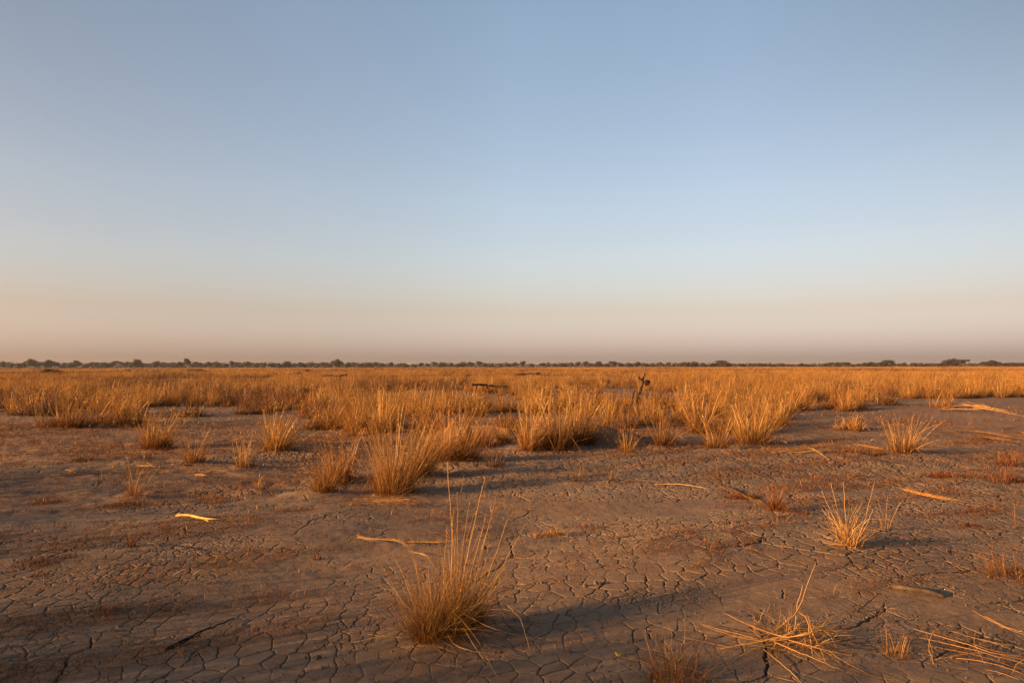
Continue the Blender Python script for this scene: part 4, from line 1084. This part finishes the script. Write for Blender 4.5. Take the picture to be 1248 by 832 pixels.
for px in small:
    top = random.uniform(440.0, 442.6); kd = random.choice(['round', 'round', 'round', 'bush', 'tall'] if px > 800 else ['round', 'bush', 'bush', 'round', 'tall'])
    if 930 < px < 1010: top += 1.2
    tilt = (px - 560) / 1248 * 1.6
    lb = [z for z in tz if z[0] <= px < z[1]][0]
    put_tree(px, top + tilt, random.uniform(7, 13), kd, random.uniform(600, 700) if px < 800 else random.uniform(520, 640), lb[2], lb[3])
# low scrub mass between and behind
mb = MB(); rg = np.random.default_rng(900)
blobs = []
for px in np.arange(-120, 1370, 2.4):
    Yf = 700 + rg.uniform(-30, 60); top = 441.4 + 2.2 * vnoise(px / 14., 0 * px, 5) + rg.uniform(-.8, .8) + (px - 560) / 1248 * 1.6
    if px > 800: Yf -= 120
    x = PD(px, 447, Yf).x; H = PD(px, top, Yf).z - hz(x, Yf)
    blobs.append((x, Yf, H * .45 + hz(x, Yf), rg.uniform(2, 5), 3, H * .55))
leaf_cloud(mb, blobs, 52000, .62, rg)
tag(mb.build('distant_scrub', M['leaf']), 'low dark scrub running along the foot of the distant treeline', 'scrub', kind='stuff')

def shrub(px, top, wpx, Y, label, mat='shrub', name='shrub'):
    x = PD(px, 447, Y).x; z = hz(x, Y); H = PD(px, top, Y).z - z; W = wpx * Y / F
    rg = np.random.default_rng(int(px)); st = MB(); fo = MB(); bl = []
    for k in range(9):
        a = rg.uniform(0, 6.28); rad = W * .5 * rg.uniform(.1, .7); zz = H * rg.uniform(.3, .8)
        bl.append((rad * math.cos(a), rad * math.sin(a) * .6, zz, W * .22, W * .18, H * .27))
        st.tube(smooth_line([(0, 0, -.05), (rad * .5 * math.cos(a), rad * .3 * math.sin(a), zz * .6), (rad * math.cos(a), rad * math.sin(a) * .6, zz)], 6), np.linspace(.02, .006, 7)[:len(smooth_line([(0,0,0),(1,1,1),(2,2,2)], 6))] if False else .012, 5)
    leaf_cloud(fo, bl, 2600, .020 + W * .010, rg, .3)
    r_ = empty(name, (x, Y, z)); st.build('stems', M['bark'], r_); fo.build('foliage', M[mat], r_)
    tag(r_, label, 'shrub'); return r_
shrub(373, 472, 24, 27, 'dark brown low shrub in the grass left of centre')
shrub(335, 452, 13, 95, 'rusty red shrub far out in the grass left of centre', 'rshrub')
shrub(364, 452.5, 12, 90, 'smaller rusty shrub right of the far rusty red one', 'rshrub')
shrub(374, 450, 9, 120, 'dark far shrub poking above the grass left of the far log')
shrub(61, 449.2, 30, 130, 'long dark low thicket in the far grass at left')
shrub(155, 449.6, 13, 130, 'small dark bush in the far grass left of the narrow dark tree')
shrub(243, 449.3, 34, 130, 'long dark low thicket below the narrow dark tree')
shrub(738, 462, 12, 45, 'small dark bush in the grass between the centre and the snag', 'shrub')
shrub(1137, 463, 13, 45, 'small dark bush in the grass behind the right bare flat', 'shrub')

# ==================================================================  SKY, SUN, HAZE
w = bpy.data.worlds.new('World'); scene.world = w; w.use_nodes = True; nt = w.node_tree; nt.nodes.clear()
sky = nt.nodes.new('ShaderNodeTexSky'); sky.sky_type = 'NISHITA'; sky.sun_disc = False
sky.sun_elevation = SUN_EL
sun_pos = Vector((-math.cos(SUN_AZ) * math.cos(SUN_EL), -math.sin(SUN_AZ) * math.cos(SUN_EL), math.sin(SUN_EL)))
sky.sun_rotation = math.atan2(sun_pos.x, sun_pos.y)
sky.altitude = 0; sky.air_density = 1.0; sky.dust_density = 1.6; sky.ozone_density = 1.0
bg = nt.nodes.new('ShaderNodeBackground'); bg.inputs[1].default_value = .143
wo = nt.nodes.new('ShaderNodeOutputWorld')
# clear sky tinted by height and bearing (dusty pink near the ground, paler straight ahead)
tcw = nt.nodes.new('ShaderNodeTexCoord'); sp = nt.nodes.new('ShaderNodeSeparateXYZ'); nt.links.new(tcw.outputs['Generated'], sp.inputs[0])
K = 1.3
el_stops = [(0.0, (.86, .76, 1.10)), (.022, (.90, .78, 1.14)), (.079, (.93, .71, .74)), (.15, (1.09, .89, .87)), (.24, (1.18, 1.00, .955)), (.47, (1.21, 1.10, 1.03)), (.9, (.62, .62, .63))]  # last stop dims the unseen zenith to cut fill light
el = ramp(nt, sp.outputs[2], [(p, tuple(c / K for c in cc)) for p, cc in el_stops])
az = N(nt, 'ShaderNodeMath', operation='ARCTAN2'); nt.links.new(sp.outputs[0], az.inputs[0]); nt.links.new(sp.outputs[1], az.inputs[1])
azn = math_(nt, 'ADD', math_(nt, 'DIVIDE', az.outputs[0], 2 * math.pi), .5)
azr = ramp(nt, azn, [(0, (.45, .45, .45)), (.397, (.76, .70, .68)), (.45, (.93, .90, .90)), (.5, (1, 1, 1)), (.55, (.90, .88, .89)), (.603, (.625, .60, .575)), (1, (.45, .45, .45))])  # end stops darken the unseen sky behind the camera, also against fill
lowf = ramp(nt, sp.outputs[2], [(0, (.8, .8, .8)), (.20, (.45, .45, .45)), (.40, (0, 0, 0))])
azr = mix(nt, lowf, azr, ramp(nt, azn, [(0, (.55, .55, .55)), (.397, (.92, .90, .88)), (.5, (1, 1, 1)), (.603, (.80, .79, .82)), (1, (.55, .55, .55))]))
skc = mix(nt, 1.0, sky.outputs[0], mix(nt, 1.0, el, azr, 'MULTIPLY'), 'MULTIPLY')
nt.links.new(skc, bg.inputs[0]); nt.links.new(bg.outputs[0], wo.inputs[0])
sd = bpy.data.lights.new('sun', 'SUN'); so = bpy.data.objects.new('sun', sd); col.objects.link(so)
sd.energy = 5.0; sd.angle = R(.6); sd.color = (1.0, .53, .185)
so.rotation_euler = sun_pos.to_track_quat('Z', 'Y').to_euler()

hzm, nt, out = new_mat('haze'); pv = N(nt, 'ShaderNodeVolumePrincipled')
pv.inputs['Color'].default_value = (.60, .62, .68, 1); pv.inputs['Density'].default_value = .00015; pv.inputs['Anisotropy'].default_value = .1
nt.links.new(pv.outputs[0], out.inputs['Volume'])
bmz = MB()
X_, z0, z1 = 9200, -3, 26
V = [(x, y, z) for z in (z0, z1) for (x, y) in ((-X_, -X_), (X_, -X_), (X_, X_), (-X_, X_))]
bmz.add(V, [(0, 3, 2, 1), (4, 5, 6, 7), (0, 1, 5, 4), (1, 2, 6, 5), (2, 3, 7, 6), (3, 0, 4, 7)])
hb = bmz.build('haze', hzm); hb['kind'] = 'stuff'

scene.view_settings.view_transform = 'Standard'; scene.view_settings.look = 'None'
scene.view_settings.exposure = 1.22; scene.view_settings.gamma = 1
scene.view_settings.use_curve_mapping = False
scene.cycles.max_bounces = 6; scene.cycles.diffuse_bounces = 3; scene.cycles.transparent_max_bounces = 8
scene.cycles.volume_bounces = 0
